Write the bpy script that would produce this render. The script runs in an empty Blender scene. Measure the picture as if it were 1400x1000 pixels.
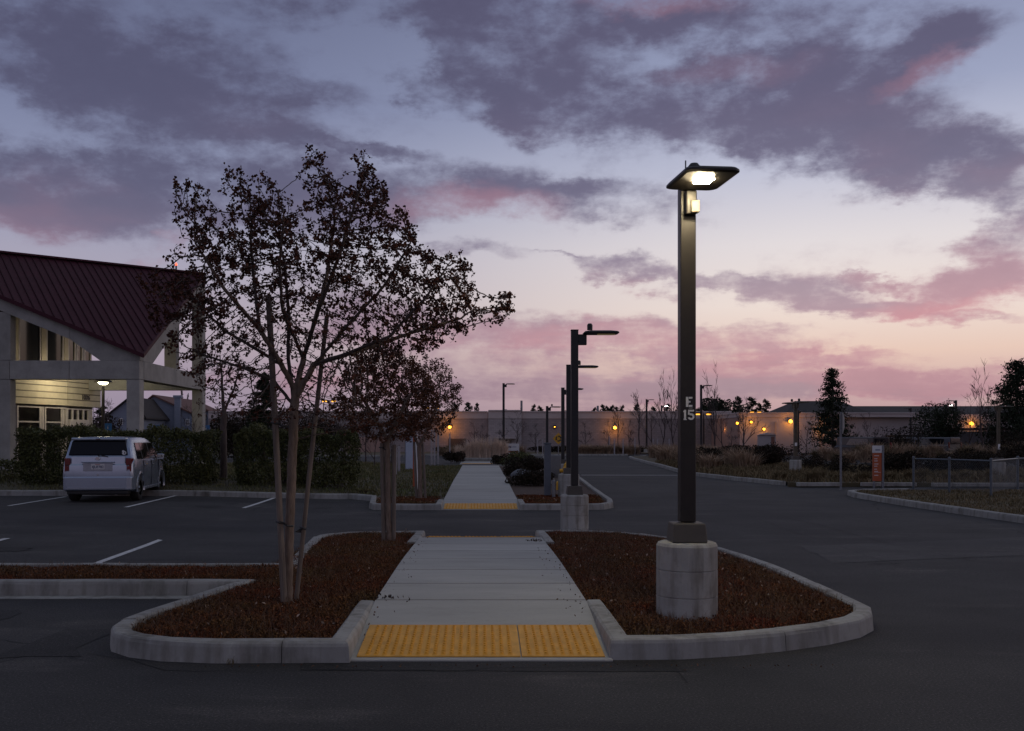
import bpy, bmesh, math, random
import numpy as np
from mathutils import Vector, Matrix

S = bpy.context.scene
COL = S.collection
PI = math.pi
R = math.radians

# ------------------------------------------------------------------ camera
CX, HZ, F, EYE = 657.0, 600.0, 1361.0, 1.6
cam_d = bpy.data.cameras.new('camera'); cam = bpy.data.objects.new('camera', cam_d); COL.objects.link(cam)
cam.location = (0, 0, EYE); cam.rotation_euler = (R(90), 0, 0)
cam_d.sensor_width = 36.0; cam_d.lens = 36.0 * F / 1400.0
cam_d.shift_x = (700 - CX) / 1400.0; cam_d.shift_y = (HZ - 500) / 1400.0
cam_d.clip_start = 0.1; cam_d.clip_end = 3000
S.camera = cam

def lin(c):
    o = []
    for v in c[:3]:
        v /= 255.0
        o.append(v / 12.92 if v <= .04045 else ((v + .055) / 1.055) ** 2.4)
    return (o[0], o[1], o[2], 1.0)

# ------------------------------------------------------------------ world: dusk sky with clouds
def build_world():
    w = bpy.data.worlds.new('World'); S.world = w; w.use_nodes = True
    nt = w.node_tree; N = nt.nodes; L = nt.links; N.clear()
    def put(sock, v):
        if isinstance(v, bpy.types.NodeSocket): L.new(v, sock)
        else: sock.default_value = v
    def M(op, a, b=None, c=None, clamp=False):
        n = N.new('ShaderNodeMath'); n.operation = op; n.use_clamp = clamp
        for i, v in enumerate((a, b, c)):
            if v is not None: put(n.inputs[i], v)
        return n.outputs[0]
    def sm(x, a, b, lo=0., hi=1.):
        n = N.new('ShaderNodeMapRange'); n.interpolation_type = 'SMOOTHSTEP'
        put(n.inputs[0], x); put(n.inputs[1], a); put(n.inputs[2], b); put(n.inputs[3], lo); put(n.inputs[4], hi)
        return n.outputs[0]
    def mixc(f, a, b):
        n = N.new('ShaderNodeMix'); n.data_type = 'RGBA'
        put(n.inputs[0], f); put(n.inputs[6], a); put(n.inputs[7], b)
        return n.outputs[2]
    def ramp(x, stops, lo, hi):
        n = N.new('ShaderNodeValToRGB'); n.color_ramp.interpolation = 'EASE'
        put(n.inputs[0], M('DIVIDE', M('SUBTRACT', x, lo), hi - lo))
        e = n.color_ramp.elements
        while len(e) < len(stops): e.new(0.5)
        for i, (p, c) in enumerate(stops):
            e[i].position = (p - lo) / (hi - lo); e[i].color = lin(c)
        n.color_ramp.interpolation = 'LINEAR'
        return n.outputs[0]
    def noise(vec, scale, det=6, rough=.55):
        n = N.new('ShaderNodeTexNoise'); n.inputs['Scale'].default_value = scale
        n.inputs['Detail'].default_value = det; n.inputs['Roughness'].default_value = rough
        L.new(vec, n.inputs['Vector']); return n
    def comb(x, y, z=0.0):
        n = N.new('ShaderNodeCombineXYZ')
        for i, v in enumerate((x, y, z)): put(n.inputs[i], v)
        return n.outputs[0]
    tc = N.new('ShaderNodeTexCoord')
    sp = N.new('ShaderNodeSeparateXYZ'); L.new(tc.outputs['Generated'], sp.inputs[0])
    x, y, z = sp.outputs
    h = M('MAXIMUM', M('SQRT', M('ADD', M('MULTIPLY', x, x), M('MULTIPLY', y, y))), 1e-4)
    v = M('MAXIMUM', M('MINIMUM', M('DIVIDE', z, h), 8.0), 0.0)
    az = M('ARCTAN2', x, y)
    k = M('ADD', v, 0.16)
    plane = comb(M('DIVIDE', M('DIVIDE', x, h), k), M('DIVIDE', M('DIVIDE', y, h), k), 0.37)
    # clear sky: cooler ramp away from the afterglow, warmer ramp towards it (right of the view)
    cool = ramp(v, [(0, (136, 125, 142)), (.04, (148, 135, 152)), (.10, (165, 152, 165)), (.17, (160, 156, 174)),
                    (.24, (136, 142, 169)), (.33, (114, 121, 151)), (.46, (97, 103, 131)), (1.2, (118, 125, 141)), (3, (122, 128, 143))], 0, 3)
    warm = ramp(v, [(0, (168, 134, 138)), (.04, (192, 160, 160)), (.08, (222, 192, 177)), (.13, (228, 213, 205)), (.19, (217, 210, 212)),
                    (.26, (184, 186, 204)), (.33, (150, 157, 184)), (.46, (120, 127, 157)), (1.2, (124, 129, 144)), (3, (122, 128, 143))], 0, 3)
    glow = M('MULTIPLY', sm(az, -.34, .34), sm(az, 1.25, 2.7, 1., 0.))
    base = mixc(glow, cool, warm)
    # cloud masses (azimuth, tan elevation) roughened by fractal noise
    n1 = noise(plane, 1.55, 9, .60); n2 = noise(plane, .8, 5, .55)
    iso = comb(az, M('MULTIPLY', v, 1.55), .2)
    n5 = noise(iso, 11, 10, .63); n6 = noise(iso, 34, 6, .62)
    def cen(n, k):
        q = N.new('ShaderNodeVectorMath'); q.operation = 'SUBTRACT'; L.new(n.outputs['Color'], q.inputs[0]); q.inputs[1].default_value = (.5, .5, .5)
        m_ = N.new('ShaderNodeVectorMath'); m_.operation = 'MULTIPLY'; L.new(q.outputs[0], m_.inputs[0]); m_.inputs[1].default_value = k; return m_.outputs[0]
    def vadd(p, q):
        n_ = N.new('ShaderNodeVectorMath'); n_.operation = 'ADD'; L.new(p, n_.inputs[0]); L.new(q, n_.inputs[1]); return n_
    wa = vadd(vadd(cen(n1, (.20, .07, 0)), cen(n5, (.11, .055, 0))).outputs[0], comb(az, v))
    def cloud(px, py, rx, ry, rot=0, s=1.0):
        a = math.atan2(px - CX, F); vv = (HZ - py) / F * math.cos(a)
        m = N.new('ShaderNodeMapping'); m.vector_type = 'TEXTURE'; L.new(wa.outputs[0], m.inputs[0])
        m.inputs['Location'].default_value = (a, vv, 0); m.inputs['Rotation'].default_value = (0, 0, R(-rot))
        m.inputs['Scale'].default_value = (rx / F * math.cos(a) ** 2, ry / F * math.cos(a), 1)
        ln = N.new('ShaderNodeVectorMath'); ln.operation = 'LENGTH'; L.new(m.outputs[0], ln.inputs[0])
        return sm(ln.outputs['Value'], 1.35, .25, 0., s)
    C1 = [(230, 70, 420, 110, 8, .32), (330, 180, 340, 80, 10, .30), (130, 265, 380, 56, 0, .6), (900, 60, 420, 90, 0, .25), (1000, 150, 240, 60, 6, .35), (620, 45, 150, 50, 10, .3), (820, 270, 260, 46, 4, .25), (1150, 360, 300, 40, 6, .22),
          (950, 145, 250, 80, 0, 1), (1215, 200, 240, 70, 8, 1), (745, 165, 90, 42, 10, .9), (1350, 250, 130, 58, 20, 1), (1130, 75, 220, 60, 0, .85), (1120, 140, 230, 60, 0, .8), (1370, 190, 110, 40, 10, .6),
          (690, 60, 170, 72, 12, 1), (560, 15, 200, 46, 0, .85), (870, 25, 150, 36, 0, .7), (1000, 25, 160, 30, 0, .6), (1325, 62, 92, 36, -14, 1), (640, 95, 110, 50, 25, .6),
          (120, 262, 420, 70, 0, 1.15), (340, 255, 250, 58, 8, .95), (90, 125, 190, 36, 8, .75), (270, 140, 190, 46, 14, .85), (60, 40, 240, 46, 6, .55), (240, 80, 180, 40, 14, .45),
          (490, 208, 105, 12, 5, .9), (345, 70, 55, 34, 20, .5), (430, 128, 75, 24, 12, .6), (590, 135, 70, 22, 20, .6), (380, 170, 110, 34, 18, .7),
          (600, 268, 190, 46, 6, .85), (670, 352, 80, 18, 6, .75), (850, 285, 130, 26, 6, .50), (790, 262, 60, 12, 0, .45), (780, 349, 45, 4, 0, .5),
          (920, 368, 150, 18, 9, 1), (1060, 395, 170, 30, 8, 1.1), (1210, 422, 160, 20, 3, 1), (1350, 392, 130, 38, -12, 1.1), (1380, 325, 80, 40, 0, .8), (1215, 388, 70, 9, 5, .8), (1350, 438, 100, 10, -4, .8),
          (700, 458, 270, 38, 3, 1.1), (960, 472, 250, 34, 5, 1.1), (1150, 488, 130, 14, 5, .8), (520, 440, 150, 36, 0, .7),
          (640, 525, 460, 34, 0, 1.1), (1000, 535, 360, 32, 0, 1.0), (1290, 528, 220, 26, 0, 1.0), (200, 345, 60, 14, -10, .4), (420, 400, 200, 22, 0, .5)]
    acc = None
    for c in C1:
        b = cloud(*c); acc = b if acc is None else M('ADD', acc, b)
    acc = M('MINIMUM', acc, 1.32)
    off = M('MAXIMUM', sm(M('ABSOLUTE', az), .62, .95), sm(v, .5, .72))
    gen = M('MULTIPLY', sm(n2.outputs[0], .46, .62), M('MULTIPLY', off, .8))
    acc = M('ADD', acc, gen)
    mp = N.new('ShaderNodeMapping'); L.new(plane, mp.inputs[0]); mp.inputs['Rotation'].default_value = (0, 0, R(20)); mp.inputs['Scale'].default_value = (.7, 1.6, 1)
    n4 = noise(mp.outputs[0], 2.6, 9, .62)
    def c5(n, k): return M('MULTIPLY', M('SUBTRACT', n.outputs[0], .5), k)
    fr = M('ADD', M('ADD', c5(n1, 1.2), c5(n4, 1.2)), M('ADD', c5(n5, 2.6), c5(n6, 1.5)))
    dens = M('ADD', acc, M('MULTIPLY', fr, M('ADD', .26, sm(acc, 0., .45, 0., .74))))
    alpha = sm(dens, .10, 1.42)
    ccool = ramp(v, [(0, (140, 116, 128)), (.05, (146, 122, 138)), (.10, (146, 124, 140)), (.17, (120, 112, 134)), (.24, (92, 91, 116)), (.33, (83, 83, 108)), (.46, (77, 77, 102)), (1.2, (90, 94, 110)), (3, (94, 98, 112))], 0, 3)
    cwarm = ramp(v, [(0, (158, 126, 133)), (.05, (164, 139, 148)), (.09, (186, 150, 158)), (.14, (166, 144, 156)), (.19, (140, 129, 148)), (.25, (107, 102, 126)), (.33, (93, 89, 114)), (.46, (88, 84, 109)), (1.2, (92, 95, 110)), (3, (94, 98, 112))], 0, 3)
    cc = mixc(glow, ccool, cwarm)
    # rosy undersides catching the last light
    rose = M('MULTIPLY', sm(n2.outputs[0], .47, .60), M('MULTIPLY', sm(v, .36, .08), M('ADD', .20, M('MULTIPLY', glow, .10))))
    for c in ((640, 288, 130, 28, 6, .25), (1325, 92, 80, 18, -10, .17), (890, 8, 120, 18, 0, .16), (1000, 95, 120, 24, 0, .07), (1300, 425, 170, 20, -4, .28), (840, 462, 220, 24, 4, .20), (210, 350, 80, 14, -12, .22)):
        rose = M('ADD', rose, cloud(*c))
    rose = M('MINIMUM', rose, .6)
    cc = mixc(rose, cc, lin((212, 140, 146)))
    # denser cores are darker
    cc2 = N.new('ShaderNodeMix'); cc2.data_type = 'RGBA'; cc2.blend_type = 'MULTIPLY'
    L.new(sm(dens, .9, 1.9, 0., .22), cc2.inputs[0]); L.new(cc, cc2.inputs[6]); cc2.inputs[7].default_value = (.62, .60, .66, 1)
    sky = mixc(M('MULTIPLY', alpha, .93), base, cc2.outputs[2])
    below = sm(z, -.04, -.005, 1., 0.)
    sky = mixc(below, sky, (.03, .028, .03, 1))
    bg = N.new('ShaderNodeBackground'); L.new(sky, bg.inputs[0]); bg.inputs[1].default_value = 1.0
    out = N.new('ShaderNodeOutputWorld'); L.new(bg.outputs[0], out.inputs[0])
    w.cycles.sampling_method = 'MANUAL'; w.cycles.sample_map_resolution = 512
build_world()

# afterglow of the sun that has just set, to the right of the view
sd = bpy.data.lights.new('sun', 'SUN'); so = bpy.data.objects.new('sun', sd); COL.objects.link(so)
sd.energy = .10; sd.color = (1, .78, .66); sd.angle = R(50)
so.rotation_euler = Vector((-.86, .12, -.22)).to_track_quat('-Z', 'Y').to_euler()

S.view_settings.view_transform = 'Standard'; S.view_settings.look = 'None'
S.view_settings.exposure = 0.14; S.view_settings.gamma = 1.0; S.view_settings.use_curve_mapping = False
S.render.engine = 'CYCLES'
S.cycles.use_denoising = True
S.cycles.max_bounces = 5; S.cycles.diffuse_bounces = 3; S.cycles.glossy_bounces = 3; S.cycles.transparent_max_bounces = 8
S.cycles.sample_clamp_indirect = 4.0; S.cycles.caustics_reflective = False; S.cycles.caustics_refractive = False

# ------------------------------------------------------------------ terrain
def sstep(a, b, t):
    t = max(0., min(1., (t - a) / (b - a))); return t * t * (3 - 2 * t)
def zg(x, y):
    dip = -.12 * sstep(11, 18, y) + .12 * sstep(24, 38, y) + .08 * sstep(40, 56, y)
    return dip * sstep(-9, -4, x)
def at(px, d, py=None, z=None):
    x = (px - CX) * d / F
    if py is not None: z = EYE + (HZ - py) * d / F
    elif z is None: z = zg(x, d)
    return Vector((x, d, z))
def gp(px, py, h=0.0):
    """ground point seen at a photograph pixel"""
    d = F * 1.6 / max(1, py - HZ)
    for _ in range(30):
        x = (px - CX) * d / F
        d = F * (EYE - h - zg(x, d)) / max(1, py - HZ)
    x = (px - CX) * d / F
    return Vector((x, d, zg(x, d) + h))

# ------------------------------------------------------------------ materials
MATS = {}
def mat(name, col, rough=.7, metal=0., var=.12, scale=6., bump=0., bscale=40., col2=None, spec=.5, island=0., emit=None, estr=0., trans=0., stretch=None):
    if name in MATS: return MATS[name]
    m = bpy.data.materials.new(name); m.use_nodes = True
    nt = m.node_tree; N = nt.nodes; L = nt.links
    b = N['Principled BSDF']
    b.inputs['Roughness'].default_value = rough; b.inputs['Metallic'].default_value = metal
    b.inputs['Specular IOR Level'].default_value = spec
    tc = N.new('ShaderNodeTexCoord')
    src = tc.outputs['Object']
    if stretch:
        mp = N.new('ShaderNodeMapping'); mp.inputs['Scale'].default_value = stretch; L.new(src, mp.inputs[0]); src = mp.outputs[0]
    n = N.new('ShaderNodeTexNoise'); n.inputs['Scale'].default_value = scale; n.inputs['Detail'].default_value = 6; n.inputs['Roughness'].default_value = .65
    L.new(src, n.inputs['Vector'])
    rp = N.new('ShaderNodeValToRGB')
    c2 = col2 or tuple(min(1, c * (1 + var)) for c in col)
    c1 = col if col2 else tuple(c * (1 - var) for c in col)
    rp.color_ramp.elements[0].position = .34; rp.color_ramp.elements[1].position = .66
    rp.color_ramp.elements[0].color = (*c1[:3], 1); rp.color_ramp.elements[1].color = (*c2[:3], 1)
    L.new(n.outputs[0], rp.inputs[0])
    out = rp.outputs[0]
    if island:
        g = N.new('ShaderNodeNewGeometry'); mr = N.new('ShaderNodeMapRange')
        L.new(g.outputs['Random Per Island'], mr.inputs[0]); mr.inputs[3].default_value = 1 - island; mr.inputs[4].default_value = 1 + island
        mx = N.new('ShaderNodeVectorMath'); mx.operation = 'SCALE'; L.new(out, mx.inputs[0]); L.new(mr.outputs[0], mx.inputs['Scale']); out = mx.outputs[0]
    L.new(out, b.inputs['Base Color'])
    if bump:
        n2 = N.new('ShaderNodeTexNoise'); n2.inputs['Scale'].default_value = bscale; n2.inputs['Detail'].default_value = 4
        L.new(src, n2.inputs['Vector'])
        bp = N.new('ShaderNodeBump'); bp.inputs['Strength'].default_value = bump; bp.inputs['Distance'].default_value = .01
        L.new(n2.outputs[0], bp.inputs['Height']); L.new(bp.outputs[0], b.inputs['Normal'])
    if emit: b.inputs['Emission Color'].default_value = (*emit, 1); b.inputs['Emission Strength'].default_value = estr
    if trans: b.inputs['Transmission Weight'].default_value = trans
    MATS[name] = m
    return m

def asphalt_mat(name, base, crack=True):
    m = mat(name, (base * 1.05, base, base * .96), rough=.82, var=.30, scale=.45, bump=.5, bscale=110, spec=.32)
    nt = m.node_tree; N = nt.nodes; L = nt.links; b = N['Principled BSDF']
    src = b.inputs['Base Color'].links[0].from_socket
    tc = N.new('ShaderNodeTexCoord')
    def nz(s, d, r=.6, st=None):
        v = tc.outputs['Object']
        if st:
            mp = N.new('ShaderNodeMapping'); mp.inputs['Scale'].default_value = st; L.new(v, mp.inputs[0]); v = mp.outputs[0]
        n = N.new('ShaderNodeTexNoise'); n.inputs['Scale'].default_value = s; n.inputs['Detail'].default_value = d; n.inputs['Roughness'].default_value = r
        L.new(v, n.inputs['Vector']); return n
    def mul(c, f, col):
        mx = N.new('ShaderNodeMix'); mx.data_type = 'RGBA'; mx.blend_type = 'MULTIPLY'
        L.new(f, mx.inputs[0]); L.new(c, mx.inputs[6]); mx.inputs[7].default_value = (*col, 1); return mx.outputs[2]
    def mr(x, a, b2, lo=0., hi=1.):
        n = N.new('ShaderNodeMapRange'); n.interpolation_type = 'SMOOTHSTEP'; L.new(x, n.inputs[0])
        for i, q in enumerate((a, b2, lo, hi)): n.inputs[i + 1].default_value = q
        return n.outputs[0]
    fine = nz(60, 3, .8)
    src = mul(src, mr(fine.outputs[0], .56, .40, 0, .75), (.35, .35, .37))
    src = mul(src, mr(fine.outputs[0], .60, .68, 0, 1), (3.4, 3.2, 3.0))
    st = nz(.22, 5, .6, (.35, 1.6, 1))
    src = mul(src, mr(st.outputs[0], .46, .66, 0, .8), (.55, .55, .60))
    pale = nz(.9, 6, .65, (.5, 1.3, 1))
    src = mul(src, mr(pale.outputs[0], .55, .72, 0, .9), (2.0, 1.92, 1.84))
    if crack:
        w = nz(.8, 4); mx = N.new('ShaderNodeMix'); mx.data_type = 'RGBA'; mx.inputs[0].default_value = .35
        L.new(tc.outputs['Object'], mx.inputs[6]); L.new(w.outputs['Color'], mx.inputs[7])
        vo = N.new('ShaderNodeTexVoronoi'); vo.feature = 'DISTANCE_TO_EDGE'; vo.inputs['Scale'].default_value = .30
        L.new(mx.outputs[2], vo.inputs['Vector'])
        ck = mr(vo.outputs['Distance'], .0035, .0015)
        ms = mr(nz(.16, 2).outputs[0], .50, .56)
        mm = N.new('ShaderNodeMath'); mm.operation = 'MULTIPLY'; L.new(ck, mm.inputs[0]); L.new(ms, mm.inputs[1])
        src = mul(src, mm.outputs[0], (.25, .25, .27))
    L.new(src, b.inputs['Base Color'])
    return m

ASPH = asphalt_mat('asphalt', .041)
def concrete_mat(name, base, stain=.5, warm=1.0, stretch=None, streak=0, var=.16):
    m = mat(name, (base * warm, base * .99, base * .925 / warm), rough=.85, var=var, scale=1.3, bump=.15, bscale=90, spec=.3, stretch=stretch)
    nt = m.node_tree; N = nt.nodes; L = nt.links; b = N['Principled BSDF']
    src = b.inputs['Base Color'].links[0].from_socket
    tc = N.new('ShaderNodeTexCoord')
    oi = N.new('ShaderNodeObjectInfo'); mr = N.new('ShaderNodeMapRange'); L.new(oi.outputs['Random'], mr.inputs[0]); mr.inputs[3].default_value = .90; mr.inputs[4].default_value = 1.08
    sc_ = N.new('ShaderNodeVectorMath'); sc_.operation = 'SCALE'; L.new(src, sc_.inputs[0]); L.new(mr.outputs[0], sc_.inputs['Scale']); src = sc_.outputs[0]
    S3 = stretch or (1, 1, .35)
    extra = ((7.5, .47, .62, streak, (.42, .38, .33), (1, 1, .10)), (5, .50, .60, streak * .6, (.60, .56, .50), (1.5, 1.5, .8))) if streak else ()
    for sc, a, c, f, col, st in extra + ((3.2, .55, .70, stain, (.55, .53, .50), S3), (28, .58, .72, .35, (.6, .58, .56), (1, 1, 1)), (9, .60, .74, stain * .7, (1.25, 1.24, 1.22), (2, 2, .6))):
        mp = N.new('ShaderNodeMapping'); mp.inputs['Scale'].default_value = st; L.new(tc.outputs['Object'], mp.inputs[0])
        n = N.new('ShaderNodeTexNoise'); n.inputs['Scale'].default_value = sc; n.inputs['Detail'].default_value = 6; n.inputs['Roughness'].default_value = .62
        L.new(mp.outputs[0], n.inputs['Vector'])
        r = N.new('ShaderNodeMapRange'); L.new(n.outputs[0], r.inputs[0]); r.inputs[1].default_value = a; r.inputs[2].default_value = c; r.inputs[4].default_value = f
        mx = N.new('ShaderNodeMix'); mx.data_type = 'RGBA'; mx.blend_type = 'MULTIPLY'
        L.new(r.outputs[0], mx.inputs[0]); L.new(src, mx.inputs[6]); mx.inputs[7].default_value = (*col, 1); src = mx.outputs[2]
    L.new(src, b.inputs['Base Color'])
    return m
CONC = concrete_mat('walk_concrete', .385, .22, stretch=(.55, 2.0, 1), var=.09)
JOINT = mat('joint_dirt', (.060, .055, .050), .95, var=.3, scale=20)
KERB = concrete_mat('kerb_concrete', .31, .95, streak=.35)
BASEC = concrete_mat('footing_concrete', .38, .9, streak=.5)
WALLC = concrete_mat('panel_concrete', .33, .25)
PAINT = mat('white_marking', (.55, .55, .54), .8, var=.3, scale=14, bump=.1, bscale=80)
SOIL = mat('mulch_soil', (.045, .026, .018), .95, col2=(.085, .050, .034), scale=18, bump=.8, bscale=60)
LAWNM = mat('lawn_soil', (.050, .046, .024), .95, col2=(.085, .072, .040), scale=3, bump=.8, bscale=50)
DRYM = mat('dry_lawn_soil', (.11, .082, .045), .95, col2=(.075, .066, .035), scale=2, bump=.8, bscale=50)
POLE = mat('bronze_pole_paint', (.018, .0145, .012), .42, .25, var=.25, scale=9, bump=.04, bscale=120)
POLEB = mat('dark_pole_paint', (.020, .019, .020), .5, .2, var=.2, scale=9)
BLACK = mat('black_plastic', (.012, .012, .013), .5, var=.1)
RUBBER = mat('tyre_rubber', (.018, .018, .018), .8, var=.2, bump=.2)
STEEL = mat('galvanised_steel', (.19, .20, .215), .45, .6, var=.2, scale=20)
WHITE = mat('white_paint', (.75, .75, .74), .6, var=.08)
BARK = mat('tree_bark', (.11, .078, .058), .9, col2=(.23, .172, .135), scale=9, bump=.7, bscale=35, stretch=(3, 3, .6))
DBARK = mat('dark_bark', (.060, .044, .038), .9, col2=(.10, .075, .065), scale=9, bump=.6, bscale=35, stretch=(3, 3, .6))
STAKE = mat('weathered_stake_wood', (.11, .087, .072), .9, col2=(.19, .155, .13), scale=7, bump=.5, bscale=30, stretch=(4, 4, .4))
RLEAF = mat('rust_leaf', (.085, .034, .020), .85, col2=(.12, .055, .03), scale=2, island=.5, spec=.15)
WLEAF = mat('dry_brown_leaf', (.058, .023, .016), .8, col2=(.100, .040, .024), scale=2, island=.5, spec=.2)
HLEAF = mat('hedge_leaf', (.052, .062, .016), .6, col2=(.085, .085, .026), scale=1.2, island=.5, spec=.3)
CLEAF = mat('red_groundcover_leaf', (.160, .042, .021), .9, col2=(.115, .070, .027), scale=.75, island=.7, spec=.08)
PALEL = mat('pale_dead_leaf', (.30, .22, .17), .9, var=.2, island=.4)
GRASSM = mat('grass_blade', (.075, .088, .032), .85, col2=(.16, .135, .065), scale=.8, island=.45, spec=.2)
DRYG = mat('dry_grass_blade', (.19, .14, .078), .9, col2=(.12, .095, .048), scale=.8, island=.4, spec=.2)
TANG = mat('tan_plume_blade', (.40, .29, .20), .9, col2=(.28, .20, .14), scale=.8, island=.4, spec=.2)
PINE = mat('pine_needle', (.020, .030, .017), .8, col2=(.034, .042, .024), scale=.6, island=.5, spec=.2)
DARKF = mat('dark_shrub_leaf', (.020, .018, .011), .8, col2=(.034, .021, .014), scale=.8, island=.5, spec=.2)
GLASS = mat('dark_window_glass', (.012, .012, .014), .06, 0, var=.1, spec=.6)
TAC = mat('dusty_yellow_tactile_plastic', (.66, .34, .060), .7, var=.16, scale=7, bump=.1, bscale=60)
TACD = mat('yellow_tactile_plastic', (.66, .30, .014), .6, var=.12, scale=9)

# ------------------------------------------------------------------ object helpers
def tag(o, label=None, cat=None, group=None, kind=None):
    if label: o['label'] = label
    if cat: o['category'] = cat
    if group: o['group'] = group
    if kind: o['kind'] = kind
    return o
def thing(name, label, cat, loc=(0, 0, 0), rz=0., group=None):
    o = bpy.data.objects.new(name, None); COL.objects.link(o); o.location = loc; o.rotation_euler = (0, 0, rz); o.empty_display_size = .2
    return tag(o, label, cat, group)
def copy_tree(o, parent=None):
    c = o.copy(); COL.objects.link(c); c.parent = parent
    for ch in list(o.children): copy_tree(ch, c)
    return c
def link_mesh(name, me, m, parent=None, kind=None, loc=None):
    o = bpy.data.objects.new(name, me); COL.objects.link(o)
    if m and not me.materials: me.materials.append(m)
    if parent: o.parent = parent
    if loc is not None: o.location = loc
    if kind: o['kind'] = kind
    return o
def rootloc(p):
    v = Vector((0, 0, 0))
    while p: v += p.location; p = p.parent
    return v

class MB:
    def __init__(s): s.v = []; s.f = []
    def add(s, vs, fs):
        b = len(s.v); s.v += [tuple(p) for p in vs]; s.f += [tuple(i + b for i in f) for f in fs]; return s
    def box(s, x0, x1, y0, y1, z0, z1):
        return s.add([(x0, y0, z0), (x1, y0, z0), (x1, y1, z0), (x0, y1, z0), (x0, y0, z1), (x1, y0, z1), (x1, y1, z1), (x0, y1, z1)],
                     [(3, 2, 1, 0), (4, 5, 6, 7), (0, 1, 5, 4), (1, 2, 6, 5), (2, 3, 7, 6), (3, 0, 4, 7)])
    def prism(s, pts, axis, a, b):
        """polygon pts (2-D) extruded along axis from a to b"""
        n = len(pts)
        def q(p, t): return {'x': (t, p[0], p[1]), 'y': (p[0], t, p[1]), 'z': (p[0], p[1], t)}[axis]
        return s.add([q(p, a) for p in pts] + [q(p, b) for p in pts],
                     [tuple(range(n))[::-1], tuple(range(n, 2 * n))] + [(i, (i + 1) % n, n + (i + 1) % n, n + i) for i in range(n)])
    def tube(s, pts, rad, n=8, cap=True):
        pts = [Vector(p) for p in pts]; rs = rad if isinstance(rad, (list, tuple)) else [rad] * len(pts)
        vs = []; fs = []; pu = None
        for i, p in enumerate(pts):
            d = (pts[min(i + 1, len(pts) - 1)] - pts[max(i - 1, 0)]).normalized()
            if pu is None: pu = Vector((1, 0, 0)) if abs(d.x) < .9 else Vector((0, 1, 0))
            u = (pu - d * pu.dot(d)); u = u.normalized() if u.length > 1e-6 else d.orthogonal().normalized(); pu = u; w = d.cross(u)
            for k in range(n):
                a = 2 * PI * k / n; vs.append(p + (u * math.cos(a) + w * math.sin(a)) * rs[i])
            if i:
                b = (i - 1) * n
                fs += [(b + k, b + (k + 1) % n, b + n + (k + 1) % n, b + n + k) for k in range(n)]
        if cap: fs += [tuple(range(n))[::-1], tuple(range((len(pts) - 1) * n, len(pts) * n))]
        return s.add(vs, fs)
    def lathe(s, prof, n=24, c=(0, 0, 0)):
        vs = []; fs = []
        for r, z in prof:
            for k in range(n): a = 2 * PI * k / n; vs.append((c[0] + r * math.cos(a), c[1] + r * math.sin(a), c[2] + z))
        for i in range(len(prof) - 1):
            b = i * n; fs += [(b + k, b + (k + 1) % n, b + n + (k + 1) % n, b + n + k) for k in range(n)]
        fs += [tuple(range(n))[::-1], tuple(range((len(prof) - 1) * n, len(prof) * n))]
        return s.add(vs, fs)
    def mesh(s, name, smooth=False):
        me = bpy.data.meshes.new(name); me.from_pydata(s.v, [], s.f); me.update()
        if smooth:
            for p in me.polygons: p.use_smooth = True
        return me
    def build(s, name, m, parent=None, smooth=False, bevel=0., absolute=False, kind=None, loc=None, seg=2):
        if absolute and parent:
            o_ = rootloc(parent); s.v = [tuple(Vector(p) - o_) for p in s.v]
        me = s.mesh(name, smooth); o = link_mesh(name, me, m, parent, kind, loc)
        if bevel:
            b = o.modifiers.new('bevel', 'BEVEL'); b.width = bevel; b.segments = seg; b.limit_method = 'ANGLE'; b.angle_limit = R(35)
        return o

def np_mesh(name, V, Q, smooth=False):
    """V (n,3) float, Q (m,k) int"""
    me = bpy.data.meshes.new(name); V = np.asarray(V, np.float32); Q = np.asarray(Q, np.int32); m, k = Q.shape
    me.vertices.add(len(V)); me.vertices.foreach_set('co', V.ravel())
    me.loops.add(m * k); me.loops.foreach_set('vertex_index', Q.ravel())
    me.polygons.add(m); me.polygons.foreach_set('loop_start', np.arange(0, m * k, k, dtype=np.int32))
    try: me.polygons.foreach_set('loop_total', np.full(m, k, np.int32))
    except Exception: pass
    me.update(calc_edges=True); me.validate()
    return me
def leaves(P, size, rng, up=0., asp=.6, N=None, jit=.35):
    """one bent diamond leaf (two triangles as a folded quad) at each point"""
    P = np.asarray(P); n = len(P)
    A = rng.normal(size=(n, 3)); A[:, 2] += up
    A /= np.linalg.norm(A, axis=1)[:, None]
    B = rng.normal(size=(n, 3)); B -= A * (A * B).sum(1)[:, None]; B /= np.linalg.norm(B, axis=1)[:, None]
    Cn = np.cross(A, B)
    s = (size * (1 + jit * rng.uniform(-1, 1, n)))[:, None]
    V = np.stack([P - A * s * .5, P + B * s * asp * .5 + Cn * s * .12, P + A * s * .5, P - B * s * asp * .5 + Cn * s * .12], 1).reshape(-1, 3)
    return V, np.arange(4 * n).reshape(n, 4)
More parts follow.
